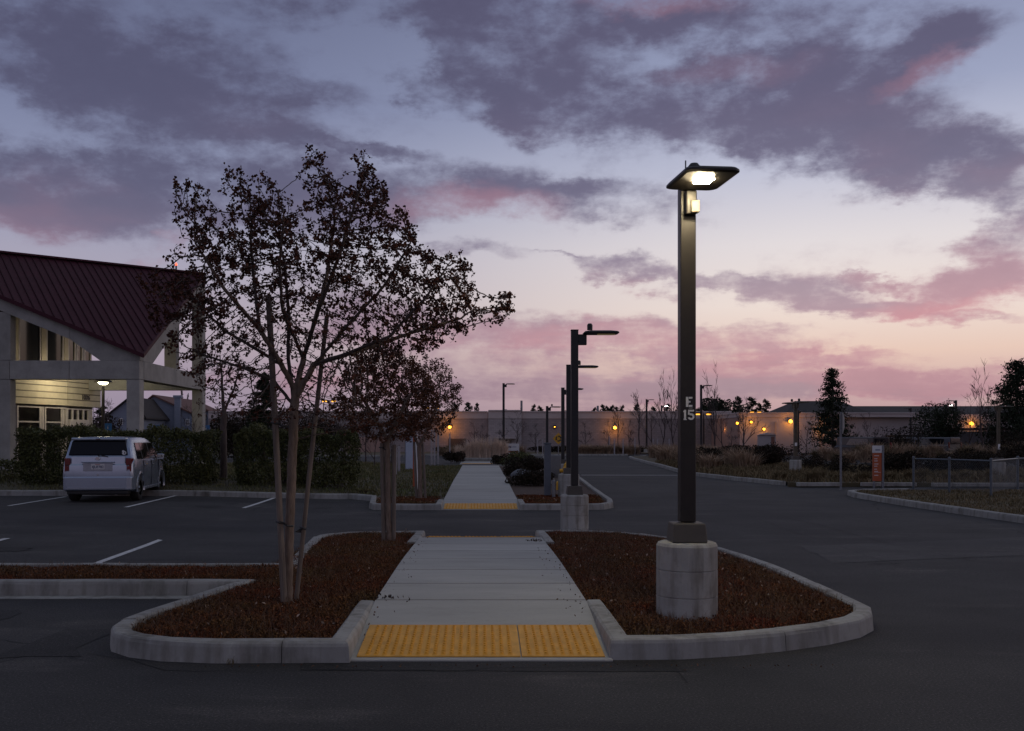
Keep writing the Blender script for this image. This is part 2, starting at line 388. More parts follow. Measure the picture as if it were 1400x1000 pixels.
def blades(P, h, w, rng, lean=.35, droop=.25):
    """grass blades: bent three-step strips"""
    P = np.asarray(P); n = len(P); h = np.broadcast_to(h, (n,)) * rng.uniform(.6, 1.25, n)
    a = rng.uniform(0, 2 * PI, n); D = np.stack([np.cos(a), np.sin(a), 0 * a], 1); T = np.stack([-np.sin(a), np.cos(a), 0 * a], 1)
    l = rng.uniform(.1, 1, n) * lean; Z = np.array([0, 0, 1.])
    W = np.broadcast_to(w, (n,))[:, None]
    p1 = P + (D * (l * .4)[:, None] + Z) * (h * .55)[:, None]
    p2 = P + (D * (l * 1.2 + droop * l)[:, None] + Z * (1 - .25 * l)[:, None]) * h[:, None]
    V = np.stack([P - T * W, P + T * W, p1 + T * W * .8, p1 - T * W * .8, p2 + T * W * .25, p2 - T * W * .25], 1).reshape(-1, 3)
    b = np.arange(n)[:, None] * 6
    return V, np.concatenate([b + [[0, 1, 2, 3]], b + [[3, 2, 4, 5]]], 0)
def join(parts):
    Vs, Qs, o = [], [], 0
    for V, Q in parts: Vs.append(V); Qs.append(Q + o); o += len(V)
    return np.concatenate(Vs), np.concatenate(Qs)
def inpoly(P, poly):
    x, y = P[:, 0], P[:, 1]; c = np.zeros(len(P), bool); n = len(poly)
    for i in range(n):
        x1, y1 = poly[i][:2]; x2, y2 = poly[i - 1][:2]
        if y1 == y2: continue
        c ^= ((y1 > y) != (y2 > y)) & (x < (x2 - x1) * (y - y1) / (y2 - y1) + x1)
    return c
def scatter(poly, n, rng):
    a = np.array([p[:2] for p in poly]); lo, hi = a.min(0), a.max(0); out = []
    tot = 0
    while tot < n:
        p = rng.uniform(lo, hi, (n, 2)); p = p[inpoly(p, poly)]; out.append(p); tot += len(p)
    return np.concatenate(out)[:n]
def zgv(P, h=0.): return np.array([zg(x, y) + h for x, y in P[:, :2]])

def sheet(name, poly, m, h, kind='structure', parent=None, step=1.5, hf=None):
    bm = bmesh.new(); vs = [bm.verts.new((p[0], p[1], 0)) for p in poly]
    f = bm.faces.new(vs)
    if f.normal.z < 0 or f.calc_area() == 0: f.normal_update()
    a = np.array([p[:2] for p in poly]); lo, hi = a.min(0), a.max(0)
    for ax in (0, 1):
        t = lo[ax] + step
        while t < hi[ax]:
            co = (t, 0, 0) if ax == 0 else (0, t, 0); no = (1, 0, 0) if ax == 0 else (0, 1, 0)
            bmesh.ops.bisect_plane(bm, geom=bm.verts[:] + bm.edges[:] + bm.faces[:], plane_co=co, plane_no=no); t += step
    for v in bm.verts: v.co.z = zg(v.co.x, v.co.y) + h + (hf(v.co.x, v.co.y) if hf else 0)
    bmesh.ops.recalc_face_normals(bm, faces=bm.faces[:])
    if sum(f.normal.z for f in bm.faces) < 0: bmesh.ops.reverse_faces(bm, faces=bm.faces[:])
    me = bpy.data.meshes.new(name); bm.to_mesh(me); bm.free()
    return link_mesh(name, me, m, parent, kind)

def arc(cx, cy, r, a0, a1, n=7, ry=None):
    return [(cx + r * math.cos(R(a0 + (a1 - a0) * i / n)), cy + (ry or r) * math.sin(R(a0 + (a1 - a0) * i / n))) for i in range(n + 1)]
def resample(path, step):
    out = [Vector(path[0])]; 
    for a, b in zip(path, path[1:]):
        a, b = Vector(a), Vector(b); n = max(1, int((b - a).length / step))
        out += [a + (b - a) * (i + 1) / n for i in range(n)]
    return out
def kerb(name, path, side, w=.16, h=.15, sec=3.0, m=None, gap=.006, parent=None, sstepl=.45):
    """kerb with its road face along path; side=+1: body lies to the left of the path direction. One object per cast section."""
    root = parent
    if root is None:
        root = bpy.data.objects.new(name, None); COL.objects.link(root); root['kind'] = 'structure'
    pts = resample([Vector(p[:2]) for p in path], sstepl); n = len(pts)
    nrm = []
    for i in range(n):
        def nn(a, b): d = (b - a).normalized(); return Vector((-d.y, d.x)) * side
        if i == 0: v = nn(pts[0], pts[1])
        elif i == n - 1: v = nn(pts[-2], pts[-1])
        else:
            a, b = nn(pts[i - 1], pts[i]), nn(pts[i], pts[i + 1]); v = (a + b).normalized(); v = v / max(.5, v.dot(a))
        nrm.append(v)
    prof = [(-.004, -.08), (.012, h - .035), (.02, h - .012), (.04, h), (w - .02, h + .002), (w, h - .012), (w, -.08)]
    i0 = 0; acc = 0.
    while i0 < n - 1:
        i1 = i0; L = 0.
        lim = sec * random.uniform(.85, 1.15)
        while i1 < n - 1 and L < lim: L += (pts[i1 + 1] - pts[i1]).length; i1 += 1
        if n - 1 - i1 < 2: i1 = n - 1
        mb = MB(); vs = []; fs = []; K = len(prof); dz = random.uniform(-.003, .003)
        for j in range(i0, i1 + 1):
            p = pts[j].copy()
            if j == i0 and i0 > 0: p += (pts[j + 1] - pts[j]).normalized() * gap
            jo = random.gauss(0, .0022)
            for (o, z) in prof:
                q = p + nrm[j] * (o + jo + random.gauss(0, .0016)); vs.append((q.x, q.y, zg(q.x, q.y) + z + dz + (random.gauss(0, .0018) if z > 0 else 0)))
        for j in range(i1 - i0):
            b = j * K; fs += [(b + k, b + k + 1, b + K + k + 1, b + K + k) for k in range(K - 1)]
        fs += [tuple(range(K))[::-1], tuple(range((i1 - i0) * K, (i1 - i0 + 1) * K))]
        if side > 0: fs = [f[::-1] for f in fs]
        mb.add(vs, fs).build('kerb_section', m or KERB, root, bevel=0)
        i0 = i1
    return root

def text(name, body, size, m, parent=None, loc=(0, 0, 0), rot=(R(90), 0, 0), bold=0., ext=.002, sx=1., align='CENTER'):
    c = bpy.data.curves.new(name, 'FONT'); c.body = body; c.size = size; c.extrude = ext; c.offset = bold; c.align_x = align; c.align_y = 'CENTER'
    o = bpy.data.objects.new(name, c); COL.objects.link(o); o.location = loc; o.rotation_euler = rot; o.scale = (sx, 1, 1)
    c.materials.append(m)
    me = bpy.data.meshes.new_from_object(o.evaluated_get(bpy.context.evaluated_depsgraph_get())); o2 = bpy.data.objects.new(name, me); COL.objects.link(o2)
    o2.location = loc; o2.rotation_euler = rot; o2.scale = (sx, 1, 1); bpy.data.objects.remove(o); o2.name = name
    if parent: o2.parent = parent
    return o2
def plamp(loc, energy, col, r=.08, parent=None, spot=None):
    l = bpy.data.lights.new('lamp_light', 'SPOT' if spot else 'POINT'); l.energy = energy; l.color = col; l.shadow_soft_size = r
    if spot: l.spot_size = R(spot); l.spot_blend = .6
    o = bpy.data.objects.new('lamp_light', l); COL.objects.link(o); o.location = loc
    if parent: o.parent = parent
    return o

# ================================================================== SETTING
def grid_ground():
    xs = [-900, -400, -200, -120, -80, -60, -45, -35] + list(range(-28, 31, 2)) + [36, 45, 60, 80, 120, 200, 400, 900]
    ys = [-300, -100, -40, -15, -5, 0] + [i * 1.0 for i in range(2, 62)] + [66, 72, 80, 95, 120, 160, 240, 400, 900, 1800]
    V = [(x, y, zg(x, y)) for y in ys for x in xs]; n = len(xs)
    Q = [(j * n + i, j * n + i + 1, (j + 1) * n + i + 1, (j + 1) * n + i) for j in range(len(ys) - 1) for i in range(n - 1)]
    link_mesh('asphalt_ground', np_mesh('asphalt_ground', V, Q), ASPH, kind='structure')
grid_ground()
random.seed(4)

W = .93                                           # half width of the walk
LF, RF = 7.10, 7.19                               # kerb fronts left / right of the ramp
LA = [(-1.9, LF - .02), (-2.3, LF + .05), (-2.58, LF + .18), (-2.78, LF + .38), (-2.89, LF + .64), (-2.91, LF + .9), (-2.86, LF + 1.3)]
LP1 = [(-W, 8.95), (-W, LF)] + LA + [(-2.52, 10.12), (-16, 10.12)]
LP2 = [(-16, 11.68), (-2.30, 11.68), (-2.66, 15.7)] + arc(-1.85, 15.75, .8, 180, 90, 6, 1.1) + [(-W, 17.0), (-W, 14.6)]
RP = [(W, 8.95), (W, RF), (1.45, RF + .02)] + [(1.87, RF + .13), (2.30, RF + .30), (2.70, 7.72), (3.05, 8.0), (3.28, 8.30), (3.40, 8.62), (3.42, 9.0), (3.43, 11.5), (3.33, 13.6), (3.1, 15.2), (2.7, 16.3), (2.1, 16.95), (1.6, 17.05), (W, 17.05), (W, 14.6)]
kerb('planter_kerb', LP1, -1, sec=2.3)
kerb('planter_kerb', LP2, -1, sec=2.6)
kerb('planter_kerb', RP, 1, sec=2.4)
PL = [(-W - .0, 8.95)] + [(-W - .14, 8.9), (-W - .14, LF + .14), (-1.9, LF + .12), (-2.25, LF + .19), (-2.50, LF + .30), (-2.66, LF + .46), (-2.75, LF + .68), (-2.77, LF + .9), (-2.72, LF + 1.3), (-2.40, 10.26), (-16, 10.26), (-16, 11.54), (-2.43, 11.54), (-2.53, 15.7)] + arc(-1.85, 15.75, .66, 180, 90, 6, .95) + [(-W - .14, 16.86), (-W - .14, 14.7), (-W, 14.6)]
PR = [(W, 8.95), (W + .14, 8.9), (W + .14, RF + .14), (1.45, RF + .16), (1.83, RF + .27), (2.24, RF + .44), (2.62, 7.84), (2.94, 8.1), (3.16, 8.38), (3.26, 8.66), (3.28, 9.0), (3.29, 11.5), (3.19, 13.6), (2.97, 15.1), (2.6, 16.2), (2.05, 16.82), (W + .14, 16.9), (W + .14, 14.7), (W, 14.6)]
sheet('planter_soil', PL, SOIL, .06, step=1.0); sheet('planter_soil', PR, SOIL, .06, step=1.0)
# concrete gutter lip along the strip planter
MB().box(-16, -2.62, 9.93, 10.115, -.05, .006).build('gutter', KERB, None, kind='structure')

# walk: one object per cast slab, recessed joints
def walk_z(y, y0, y1, top, zb0, zb1, ramp=1.75):
    """height of a walk that ramps up from y0 and down to y1"""
    def t(y): return zg(0, y) + top
    if y < y0 + ramp: return zg(0, y0) + .012 + (t(y0 + ramp) - zg(0, y0) - .012) * (y - y0) / ramp
    if y > y1 - ramp: return zg(0, y1) + .012 + (t(y1 - ramp) - zg(0, y1) - .012) * (y1 - y) / ramp
    return t(y)
def slab_obj(root, a, b, fz, name='concrete_slab', w=W, m=CONC):
    mb = MB(); n = max(1, int(round((b - a) / .5))); vs = []; fs = []; e = .006
    ys = [a + .020, a + .020 + e] + [a + (b - a) * i / n for i in range(1, n)] + [b - .020 - e, b - .020]
    xo = w + .02
    for j, y in enumerate(ys):
        dz = -.006 if j in (0, len(ys) - 1) else 0
        for x in (-xo, -xo + e, xo - e, xo):
            vs.append((x, y, fz(y) + dz - (.006 if abs(x) == xo else 0)))
    K = 4
    for j in range(len(ys) - 1):
        b_ = j * K; fs += [(b_ + k, b_ + k + 1, b_ + K + k + 1, b_ + K + k) for k in range(3)]
    nb = len(vs); vs += [(x, y, fz(y) - .12) for y in (ys[0], ys[-1]) for x in (-xo, xo)]
    J = (len(ys) - 1) * K
    fs += [(nb, nb + 1, 3, 2, 1, 0), (J, J + 1, J + 2, J + 3, nb + 3, nb + 2), tuple([0] + [i * K for i in range(1, len(ys))] + [nb + 2, nb]), tuple([i * K + 3 for i in range(len(ys))][::-1] + [nb + 1, nb + 3])]
    mb.add(vs, fs).build(name, m, root)
def walk(y0, y1, joints):
    root = bpy.data.objects.new('walkway', None); COL.objects.link(root); root['kind'] = 'structure'
    fz = lambda y: walk_z(y, y0, y1, .15, 0, 0)
    for a, b in zip(joints, joints[1:]): slab_obj(root, a, b, fz)
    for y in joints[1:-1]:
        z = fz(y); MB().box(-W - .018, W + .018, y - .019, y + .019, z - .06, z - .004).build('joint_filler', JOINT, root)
    return root, fz
W1, f1 = walk(7.13, 17.2, [7.13, 8.97, 9.99, 11.04, 12.10, 13.15, 14.2, 15.40, 17.2])
J2 = [24.0, 25.75] + [25.75 + 1.5 * i for i in range(1, 17)] + [51.55, 53.3]
W2, f2 = walk(24.0, 53.3, J2)

def tactile(fz, ya, yb, cuts, parentname, label, domes_n=True, sp=.061):
    root = thing('tactile_paving', label, 'tactile paving', (0, ya, fz(ya)))
    sl = (fz(yb) - fz(ya)) / (yb - ya)
    for x0, x1 in zip(cuts, cuts[1:]):
        mb = MB(); a, b = x0 + .004, x1 - .004; y1 = yb - ya
        mb.add([(a, 0, .001), (b, 0, .001), (b, y1, .001 + sl * y1), (a, y1, .001 + sl * y1), (a, 0, .012), (b, 0, .012), (b, y1, .012 + sl * y1), (a, y1, .012 + sl * y1)],
               [(3, 2, 1, 0), (4, 5, 6, 7), (0, 1, 5, 4), (1, 2, 6, 5), (2, 3, 7, 6), (3, 0, 4, 7)])
        p = mb.build('tactile_panel', TAC, root, bevel=.003)
        d = MB(); nx = int((b - a - .03) / sp); ny = int((y1 - .03) / sp) if domes_n else 0
        ox = (b - a - (nx - 1) * sp) / 2; oy = (y1 - (ny - 1) * sp) / 2
        # each row of domes sits on a low rib
        for i in range(nx):
            x = a + ox + i * sp
            d.add([(x - .017, .012, .0122 + sl * .012), (x + .017, .012, .0122 + sl * .012), (x + .017, y1 - .012, .0122 + sl * (y1 - .012)), (x - .017, y1 - .012, .0122 + sl * (y1 - .012)),
                   (x - .012, .016, .0142 + sl * .016), (x + .012, .016, .0142 + sl * .016), (x + .012, y1 - .016, .0142 + sl * (y1 - .016)), (x - .012, y1 - .016, .0142 + sl * (y1 - .016))],
                  [(4, 5, 6, 7), (0, 1, 5, 4), (1, 2, 6, 5), (2, 3, 7, 6), (3, 0, 4, 7)])
            for j in range(ny):
                y = oy + j * sp; zz = .0145 + sl * y
                vs = [(x + r * math.cos(2 * PI * k / 8), y + r * math.sin(2 * PI * k / 8), zz + q) for r, q in ((.0115, 0), (.0095, .0065), (.005, .0078)) for k in range(8)]
                d.add(vs, [(c * 8 + k, c * 8 + (k + 1) % 8, c * 8 + 8 + (k + 1) % 8, c * 8 + 8 + k) for c in range(2) for k in range(8)] + [tuple(range(16, 24))])
        d.build('domes', TACD, p, kind='stuff', smooth=True)
    return root
tactile(f1, 7.20, 8.05, [-.90, .295, .905], '', 'yellow ribbed tactile paving at the foot of the nearest ramp')
tactile(f1, 16.25, 17.12, [-.90, -.30, .30, .90], '', 'yellow tactile paving at the far end of the nearest walkway')
tactile(f2, 24.06, 24.95, [-.90, -.30, .905], '', 'yellow tactile paving at the near foot of the far walkway', sp=.075)
tactile(f2, 52.3, 53.2, [-.90, .905], '', 'thin yellow tactile strip at the far end of the long walkway', domes_n=False)
# third short walk and kerb island beyond the crossing
def walk3():
    root = bpy.data.objects.new('walkway', None); COL.objects.link(root); root['kind'] = 'structure'
    fz = lambda y: zg(0, y) + .05
    for a, b in ((58, 60), (60, 62), (62, 64)): slab_obj(root, a, b, fz, w=1.2)
    tactile(fz, 58.05, 58.95, [-1.1, 1.1], '', 'tan tactile strip on the farthest ramp before the raised island', domes_n=False)
walk3()
MB().box(-1.2, 1.55, 66.0, 68.0, 0, .30).build('kerb_island', KERB, None, bevel=.03, kind='structure')

# second island: left lawn, right bed
L2 = [(-W, 25.75), (-W, 23.9), (-2.0, 23.9)] + arc(-2.2, 24.5, .6, 270, 180, 5) + [(-2.85, 27.7), (-7.0, 28.0)]
L2 = [(-W, 25.75), (-W, 23.9), (-2.1, 23.9), (-2.6, 24.05), (-2.75, 24.5), (-3.0, 27.2), (-3.6, 27.9), (-40, 27.9)]
kerb('lawn_kerb', L2, -1, sec=3.0)
R2 = [(W, 25.75), (W, 23.9), (2.4, 23.9), (3.0, 24.1), (3.3, 24.7), (3.45, 26.0), (3.6, 32), (3.9, 40), (4.1, 50), (3.6, 52.2), (W, 52.6)]
kerb('bed_kerb', R2, 1, sec=3.0)
LAWN = [(-W - .03, 25.7), (-W - .15, 24.04), (-2.05, 24.04), (-2.5, 24.2), (-2.6, 24.5), (-2.86, 27.2), (-3.5, 28.04), (-40, 28.04), (-40, 39.5), (-22, 39.5), (-12, 52), (-W - .03, 52)]
sheet('lawn', LAWN, LAWNM, .11, step=2.0, hf=lambda x, y: .22 * sstep(-2.5, -7, x) * sstep(28.3, 31.5, y))
def lawn_h(x, y): return zg(x, y) + .11 + .22 * sstep(-2.5, -7, x) * sstep(28.3, 31.5, y)
BED2 = [(W + .03, 25.7), (W + .15, 24.04), (2.35, 24.04), (2.9, 24.22), (3.15, 24.7), (3.3, 26), (3.45, 32), (3.75, 40), (3.95, 50), (3.5, 52.0), (W + .03, 52.4)]
sheet('planting_bed', BED2, SOIL, .09, step=2.0)

# land right of the road
R3 = [(10.9, 4.0), (11.0, 12), (11.0, 20), (10.85, 24), (10.7, 28.6), (10.9, 29.6), (11.6, 30.2), (13, 30.4)]
kerb('verge_kerb', R3, -1, sec=3.2, w=.17)
VERGE = [(11.05, 4), (11.15, 12), (11.15, 20), (11.0, 24), (10.86, 28.5), (11.05, 29.5), (11.7, 30.05), (13, 30.2), (26, 31.5), (40, 30), (40, 4)]
VERGE = VERGE[::-1]
sheet('grass_verge', VERGE, DRYM, .11, step=2.5)
R4 = [(10.4, 34.4), (9.6, 38), (9.05, 43.5), (9.2, 47), (9.9, 58), (10.8, 70), (11.6, 78), (13.5, 82)]
kerb('median_kerb', R4, -1, sec=3.5)
MED = [(10.5, 34.5), (9.75, 38), (9.2, 43.5), (9.35, 47), (10.05, 58), (10.95, 70), (11.75, 78), (13.6, 81.8), (15, 80), (16, 60), (24, 46), (70, 46), (70, 33.6), (12.3, 33.6)]
sheet('dry_grass_median', MED[::-1], DRYM, .11, step=3.0)
for (xa, xb, yy) in ((10.6, 12.1, 33.3), (12.75, 14.6, 33.3), (15.0, 18.2, 33.0)):
    o = MB().box(xa, xb, yy, yy + .16, 0, .13).build('kerb_stone', KERB, None, bevel=.02); tag(o, kind='structure')
tag(MB().box(10.38, 18.4, 33.56, 33.66, -.1, .112).build('soil_edge', DRYM, None), kind='structure')
# planting in front of the far buildings
sheet('far_planting_bed', [(-30, 88), (12, 88), (13, 98), (60, 100), (90, 100), (90, 108), (-30, 112)][::1], DRYM, .08, step=12)
kerb('far_kerb', [(13, 87.9), (-30, 87.9)], -1, sec=12, sstepl=4)

# newer, darker asphalt laid along the kerbs, and old drips in the stalls
def patch(name, pts, m, h=.003):
    sheet(name, pts, m, h, step=1.0)
def ragged(pts, k, seed):
    rr = random.Random(seed); out = []
    for a, b in zip(pts, pts[1:] + pts[:1]):
        n = max(2, int(math.dist(a, b) / .25))
        out += [(a[0] + (b[0] - a[0]) * i / n + rr.gauss(0, k), a[1] + (b[1] - a[1]) * i / n + rr.gauss(0, k)) for i in range(n)]
    return out
DARKA = asphalt_mat('newer_asphalt', .027, False)
patch('asphalt_patch', ragged([(-1.25, 6.86), (1.42, 6.84), (1.40, 7.16), (-1.25, 7.09)], .010, 3), DARKA)
patch('asphalt_patch', ragged([(4.6, 13.0), (9.2, 14.6), (9.6, 17.4), (5.0, 15.6)], .02, 5), asphalt_mat('older_asphalt', .060, False))
patch('asphalt_patch', ragged([(-3.6, 7.3), (-3.0, 7.3), (-3.0, 8.4), (-3.5, 8.3)], .05, 6), DARKA)
for i, (x, y, r) in enumerate(((-6.6, 24.3, .34), (-3.9, 24.6, .28), (-6.9, 14.6, .30), (-4.4, 9.0, .26), (-9.3, 15.6, .34), (-6.4, 25.4, .18))):
    rr = random.Random(i); patch('oil_stain', [(x + r * rr.uniform(.6, 1.15) * math.cos(2 * PI * k / 18), y + 1.3 * r * rr.uniform(.6, 1.15) * math.sin(2 * PI * k / 18)) for k in range(18)], DARKA)
# painted markings
def stripe(name, a, b, w=.10):
    a, b = Vector((a[0], a[1])), Vector((b[0], b[1])); d = (b - a); n = max(2, int(d.length / 1.0)); t = Vector((-d.y, d.x)).normalized() * w / 2
    vs = []; fs = []
    for i in range(n + 1):
        p = a + d * i / n
        for s in (1, -1): q = p + t * s; vs.append((q.x, q.y, zg(q.x, q.y) + .006))
        if i: fs.append((2 * i - 2, 2 * i - 1, 2 * i + 1, 2 * i))
    me = MB().add(vs, fs); o = me.build(name, PAINT, None)
    for p in o.data.polygons:
        if p.normal.z < 0: p.flip()
    tag(o, kind='structure')
for a, b in (((172, 694), (243, 677.5)), ((333, 695), (380, 679.5)), ((12, 692), (90, 679.5)), ((121, 775), (221, 738))):
    stripe('parking_line', gp(*a), gp(*b))
stripe('parking_line', gp(-60, 755), gp(10, 736.5))
def crack(pts, w=.008):
    P = [gp(*p) for p in pts]; L = []; rr = random.Random(int(pts[0][0]))
    for a, b in zip(P, P[1:]):
        n = max(3, int((b - a).length / .22)); t = Vector((-(b - a).y, (b - a).x, 0)).normalized()
        L += [a + (b - a) * i / n + t * rr.gauss(0, .022) for i in range(n)]
    L.append(P[-1]); vs = []; fs = []
    for i, p in enumerate(L):
        d = (L[min(i + 1, len(L) - 1)] - L[max(i - 1, 0)]); t = Vector((-d.y, d.x, 0)).normalized() * w * rr.uniform(.35, 1.2)
        for sg in (1, -1): q = p + t * sg; vs.append((q.x, q.y, zg(q.x, q.y) + .004))
        if i: fs.append((2 * i - 2, 2 * i - 1, 2 * i + 1, 2 * i))
    o = MB().add(vs, fs).build('asphalt_crack', mat('crack_tar', (.010, .010, .010), .9), None)
    for p in o.data.polygons:
        if p.normal.z < 0: p.flip()
    tag(o, kind='structure')
crack([(985, 690), (1060, 706), (1130, 720), (1225, 746), (1330, 768)], .012)
crack([(1040, 712), (1140, 744), (1230, 775)], .007)
crack([(1100, 775), (1210, 770), (1400, 782)], .006)
crack([(905, 904), (918, 912), (940, 935)], .006); crack([(430, 916), (620, 918), (905, 906)], .005)
crack([(120, 893), (230, 915), (360, 921)], .005); crack([(830, 668), (900, 672), (985, 668)], .014); crack([(430, 762), (300, 757), (120, 760)], .006)
stripe('stop_line', (4.4, 43.4), (8.9, 43.2), .22)

# ================================================================== BUILDING WITH RED ROOF
def wall_pts(A, B, t):                      # point on plan line A-B
    return (A[0] + (B[0] - A[0]) * t, A[1] + (B[1] - A[1]) * t)
def hit(px, A, B):                          # where the sight line through column px meets plan line A-B
    k = (px - CX) / F
    t = (k * A[1] - A[0]) / ((B[0] - A[0]) - k * (B[1] - A[1])); return wall_pts(A, B, t)
CREAM = mat('cream_wall', (.50, .45, .34), .8, var=.10, scale=2.5, bump=.1, bscale=60)
ROOFM = mat('maroon_roof_metal', (.056, .016, .025), .6, 0, var=.12, scale=1.2, spec=.15)
FRAMEM = mat('white_frame', (.44, .41, .40), .5, var=.05)
CLEARG = mat('clear_glass', (.8, .8, .8), .02, trans=1.0, var=0, spec=.5)
CLEARG.node_tree.nodes['Principled BSDF'].inputs['IOR'].default_value = 1.08
WARMG = mat('glowing_interior_wall', (.30, .13, .045), .8, var=.3, scale=1.5, emit=(.9, .33, .06), estr=.10)  # room light put into the wall as a weak glow of its own
SEAMM = mat('maroon_seam_shade', (.036, .009, .015), .6, var=.1, spec=.15)  # darker than the roof metal: shading of the ribs painted into their colour
def red_roof_building():
    B = thing('entrance_building', 'grey concrete entrance canopy building under a diagonal maroon metal roof', 'building', (-18, 44, 0))
    def part(mb, n, m, bev=0.02, par=None): return mb.build(n, m, par or B, bevel=bev, absolute=True)
    xr = -13.70
    zb, zt = 3.98, 4.74
    for (x0, x1, y0, y1, z1) in ((xr - .53, xr, 40.0, 40.53, zb), (xr - .53, xr, 49.07, 49.6, 9.35), (-20.9, -18.9, 40.0, 40.5, zb), (-24.5, -24.0, 49.07, 49.6, 6)):
        c = part(MB().box(x0, x1, y0, y1, -.1, z1), 'column', WALLC)
    part(MB().box(-20.9, -18.9, 40.02, 40.5, zt + .012, 6.7), 'upper_column', WALLC)
    part(MB().box(-15.6, -15.0, 49.09, 49.58, zt + .01, 8.6), 'upper_column', WALLC)
    # beams cast in lengths, joints between
    for x0, x1 in ((-30, -18.93), (-18.92, -16.53), (-16.52, xr)):
        part(MB().box(x0, x1 - .006, 39.985, 40.515, zb + .012, zt), 'beam', WALLC, .012)
    part(MB().box(xr - .515, xr + .012, 40.52, 44.9, zb + .012, zt), 'beam', WALLC, .012)
    part(MB().box(xr - .515, xr + .012, 44.91, 49.65, zb + .012, zt), 'beam', WALLC, .012)
    part(MB().box(-26, xr - .52, 49.08, 49.59, zb + .012, zt), 'beam', WALLC, .012)
    # sloped edge beams below the roof
    P0 = (-13.5, 39.8); z0 = 4.98; ax, ay = .412, .52
    rz_ = lambda x, y: z0 + ax * (P0[0] - x) + ay * (y - P0[1])
    for xa, xb in ((-16.5, xr + .01), (-30, -16.51)):
        xb2 = xb
        if xb > -14: pts = [(xb, zt + .006), (xb, rz_(xb, 40) - .13), (xa, rz_(xa, 40) - .13), (xa, max(zt + .006, rz_(xa, 40) - .72)), (xb - 1.6, zt + .006)]
        else: pts = [(xb, rz_(xb, 40) - .13), (xa, rz_(xa, 40) - .13), (xa, rz_(xa, 40) - .72), (xb, rz_(xb, 40) - .72)]
        part(MB().prism(pts, 'y', 39.99, 40.5), 'rake_beam', WALLC, 0)
    ptsr = [(40.52, zt + .006), (40.52, rz_(xr, 40.52) - .13), (49.5, rz_(xr, 49.5 - .9) - .13), (49.5, rz_(xr, 49.0) - .70), (41.6, zt + .006)]
    part(MB().prism(ptsr, 'x', xr - .50, xr + .008), 'rake_beam', WALLC, 0)
    # roof: two slopes meeting on a level diagonal ridge
    zr = 9.62; yR = P0[1] + (zr - z0) / ay; xL = P0[0] - (zr - z0) / ax
    A, Bp, Cp = (P0[0], P0[1], z0), (P0[0], yR, zr), (xL, P0[1], zr); Dp = (xL, yR, z0)
    th = .12
    def tri(n, a, b, c):
        lo = [(p[0], p[1], p[2] - th) for p in (a, b, c)]
        return part(MB().add([a, b, c] + lo, [(0, 1, 2), (5, 4, 3), (0, 3, 4, 1), (1, 4, 5, 2), (2, 5, 3, 0)]), n, ROOFM, 0)
    roof = tri('roof', A, Bp, Cp); tri('roof', Dp, Cp, Bp)
    # standing seams down the slope, one by one
    g = Vector((ax, -ay)).normalized(); rd = (Vector(Bp[:2]) - Vector(Cp[:2])); Lr = rd.length; rd.normalize()
    nse = int(Lr / .315)
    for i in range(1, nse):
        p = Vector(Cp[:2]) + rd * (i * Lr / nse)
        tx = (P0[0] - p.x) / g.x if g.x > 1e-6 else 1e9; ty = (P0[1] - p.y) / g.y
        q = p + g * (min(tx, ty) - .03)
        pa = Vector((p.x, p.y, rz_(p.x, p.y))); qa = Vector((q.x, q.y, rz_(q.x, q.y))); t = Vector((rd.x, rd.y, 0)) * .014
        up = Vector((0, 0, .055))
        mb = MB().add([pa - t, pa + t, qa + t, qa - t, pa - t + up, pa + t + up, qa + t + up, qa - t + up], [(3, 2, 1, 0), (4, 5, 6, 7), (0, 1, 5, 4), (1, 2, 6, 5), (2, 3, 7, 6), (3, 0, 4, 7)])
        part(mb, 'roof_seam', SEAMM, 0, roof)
    def edge(n, a, b, w, h, dz, m=ROOFM):
        a, b = Vector(a), Vector(b); d = (b - a).normalized(); s = Vector((-d.y, d.x, 0)).normalized() * w / 2
        mb = MB().add([p + q + Vector((0, 0, z)) for z in (dz, dz + h) for p, q in ((a, -s), (a, s), (b, s), (b, -s))], [(3, 2, 1, 0), (4, 5, 6, 7), (0, 1, 5, 4), (1, 2, 6, 5), (2, 3, 7, 6), (3, 0, 4, 7)])
        part(mb, n, m, 0)
    edge('ridge_cap', Bp, Cp, .36, .08, .0); edge('roof_trim', A, Cp, .08, .17, -.14); edge('roof_trim', A, Bp, .08, .17, -.14)
    # entry block beneath the canopy, its face seen obliquely
    a, b, c = (-20.75, 44.0), (-19.75, 47.3), (-19.30, 50.2)
    def slab(n, m, A_, B_, za, zb_, off=0., t=.25, bev=.006, par=None, xg=0.):
        d = Vector((B_[0] - A_[0], B_[1] - A_[1])).normalized(); nr = Vector((d.y, -d.x))
        A2 = Vector(A_) + d * xg; B2 = Vector(B_) - d * xg
        p = [A2 + nr * off, B2 + nr * off, B2 + nr * (off - t), A2 + nr * (off - t)]
        return part(MB().prism([(q.x, q.y) for q in p], 'z', za, zb_), n, m, bev, par)
    zs = [3.14, 3.46, 3.76, 4.06, 4.30, 4.58]
    for A_, B_ in ((a, b), (b, c)):
        for z_a, z_b in zip(zs, zs[1:]): slab('fascia_panel', CREAM, A_, B_, z_a + .026, z_b - .026, .16, .3)
        slab('fascia_core', mat('groove_shadow_gap', (.16, .14, .11), .8), A_, B_, 3.16, 4.56, .145, .29, 0)
    # left return of the fascia and the wing behind
    part(MB().box(-30, -20.85, 44.0, 50.5, -.1, 4.5), 'wing_wall', CREAM)
    part(MB().prism([(-19.7, 50.55), (-23.6, 60), (-30, 60), (-30, 50.55)], 'z', -.1, 4.5), 'wing_wall', CREAM, 0)
    part(MB().box(-26, -21.6, 46.2, 50.4, -.1, 3.2), 'interior_wall', WARMG)
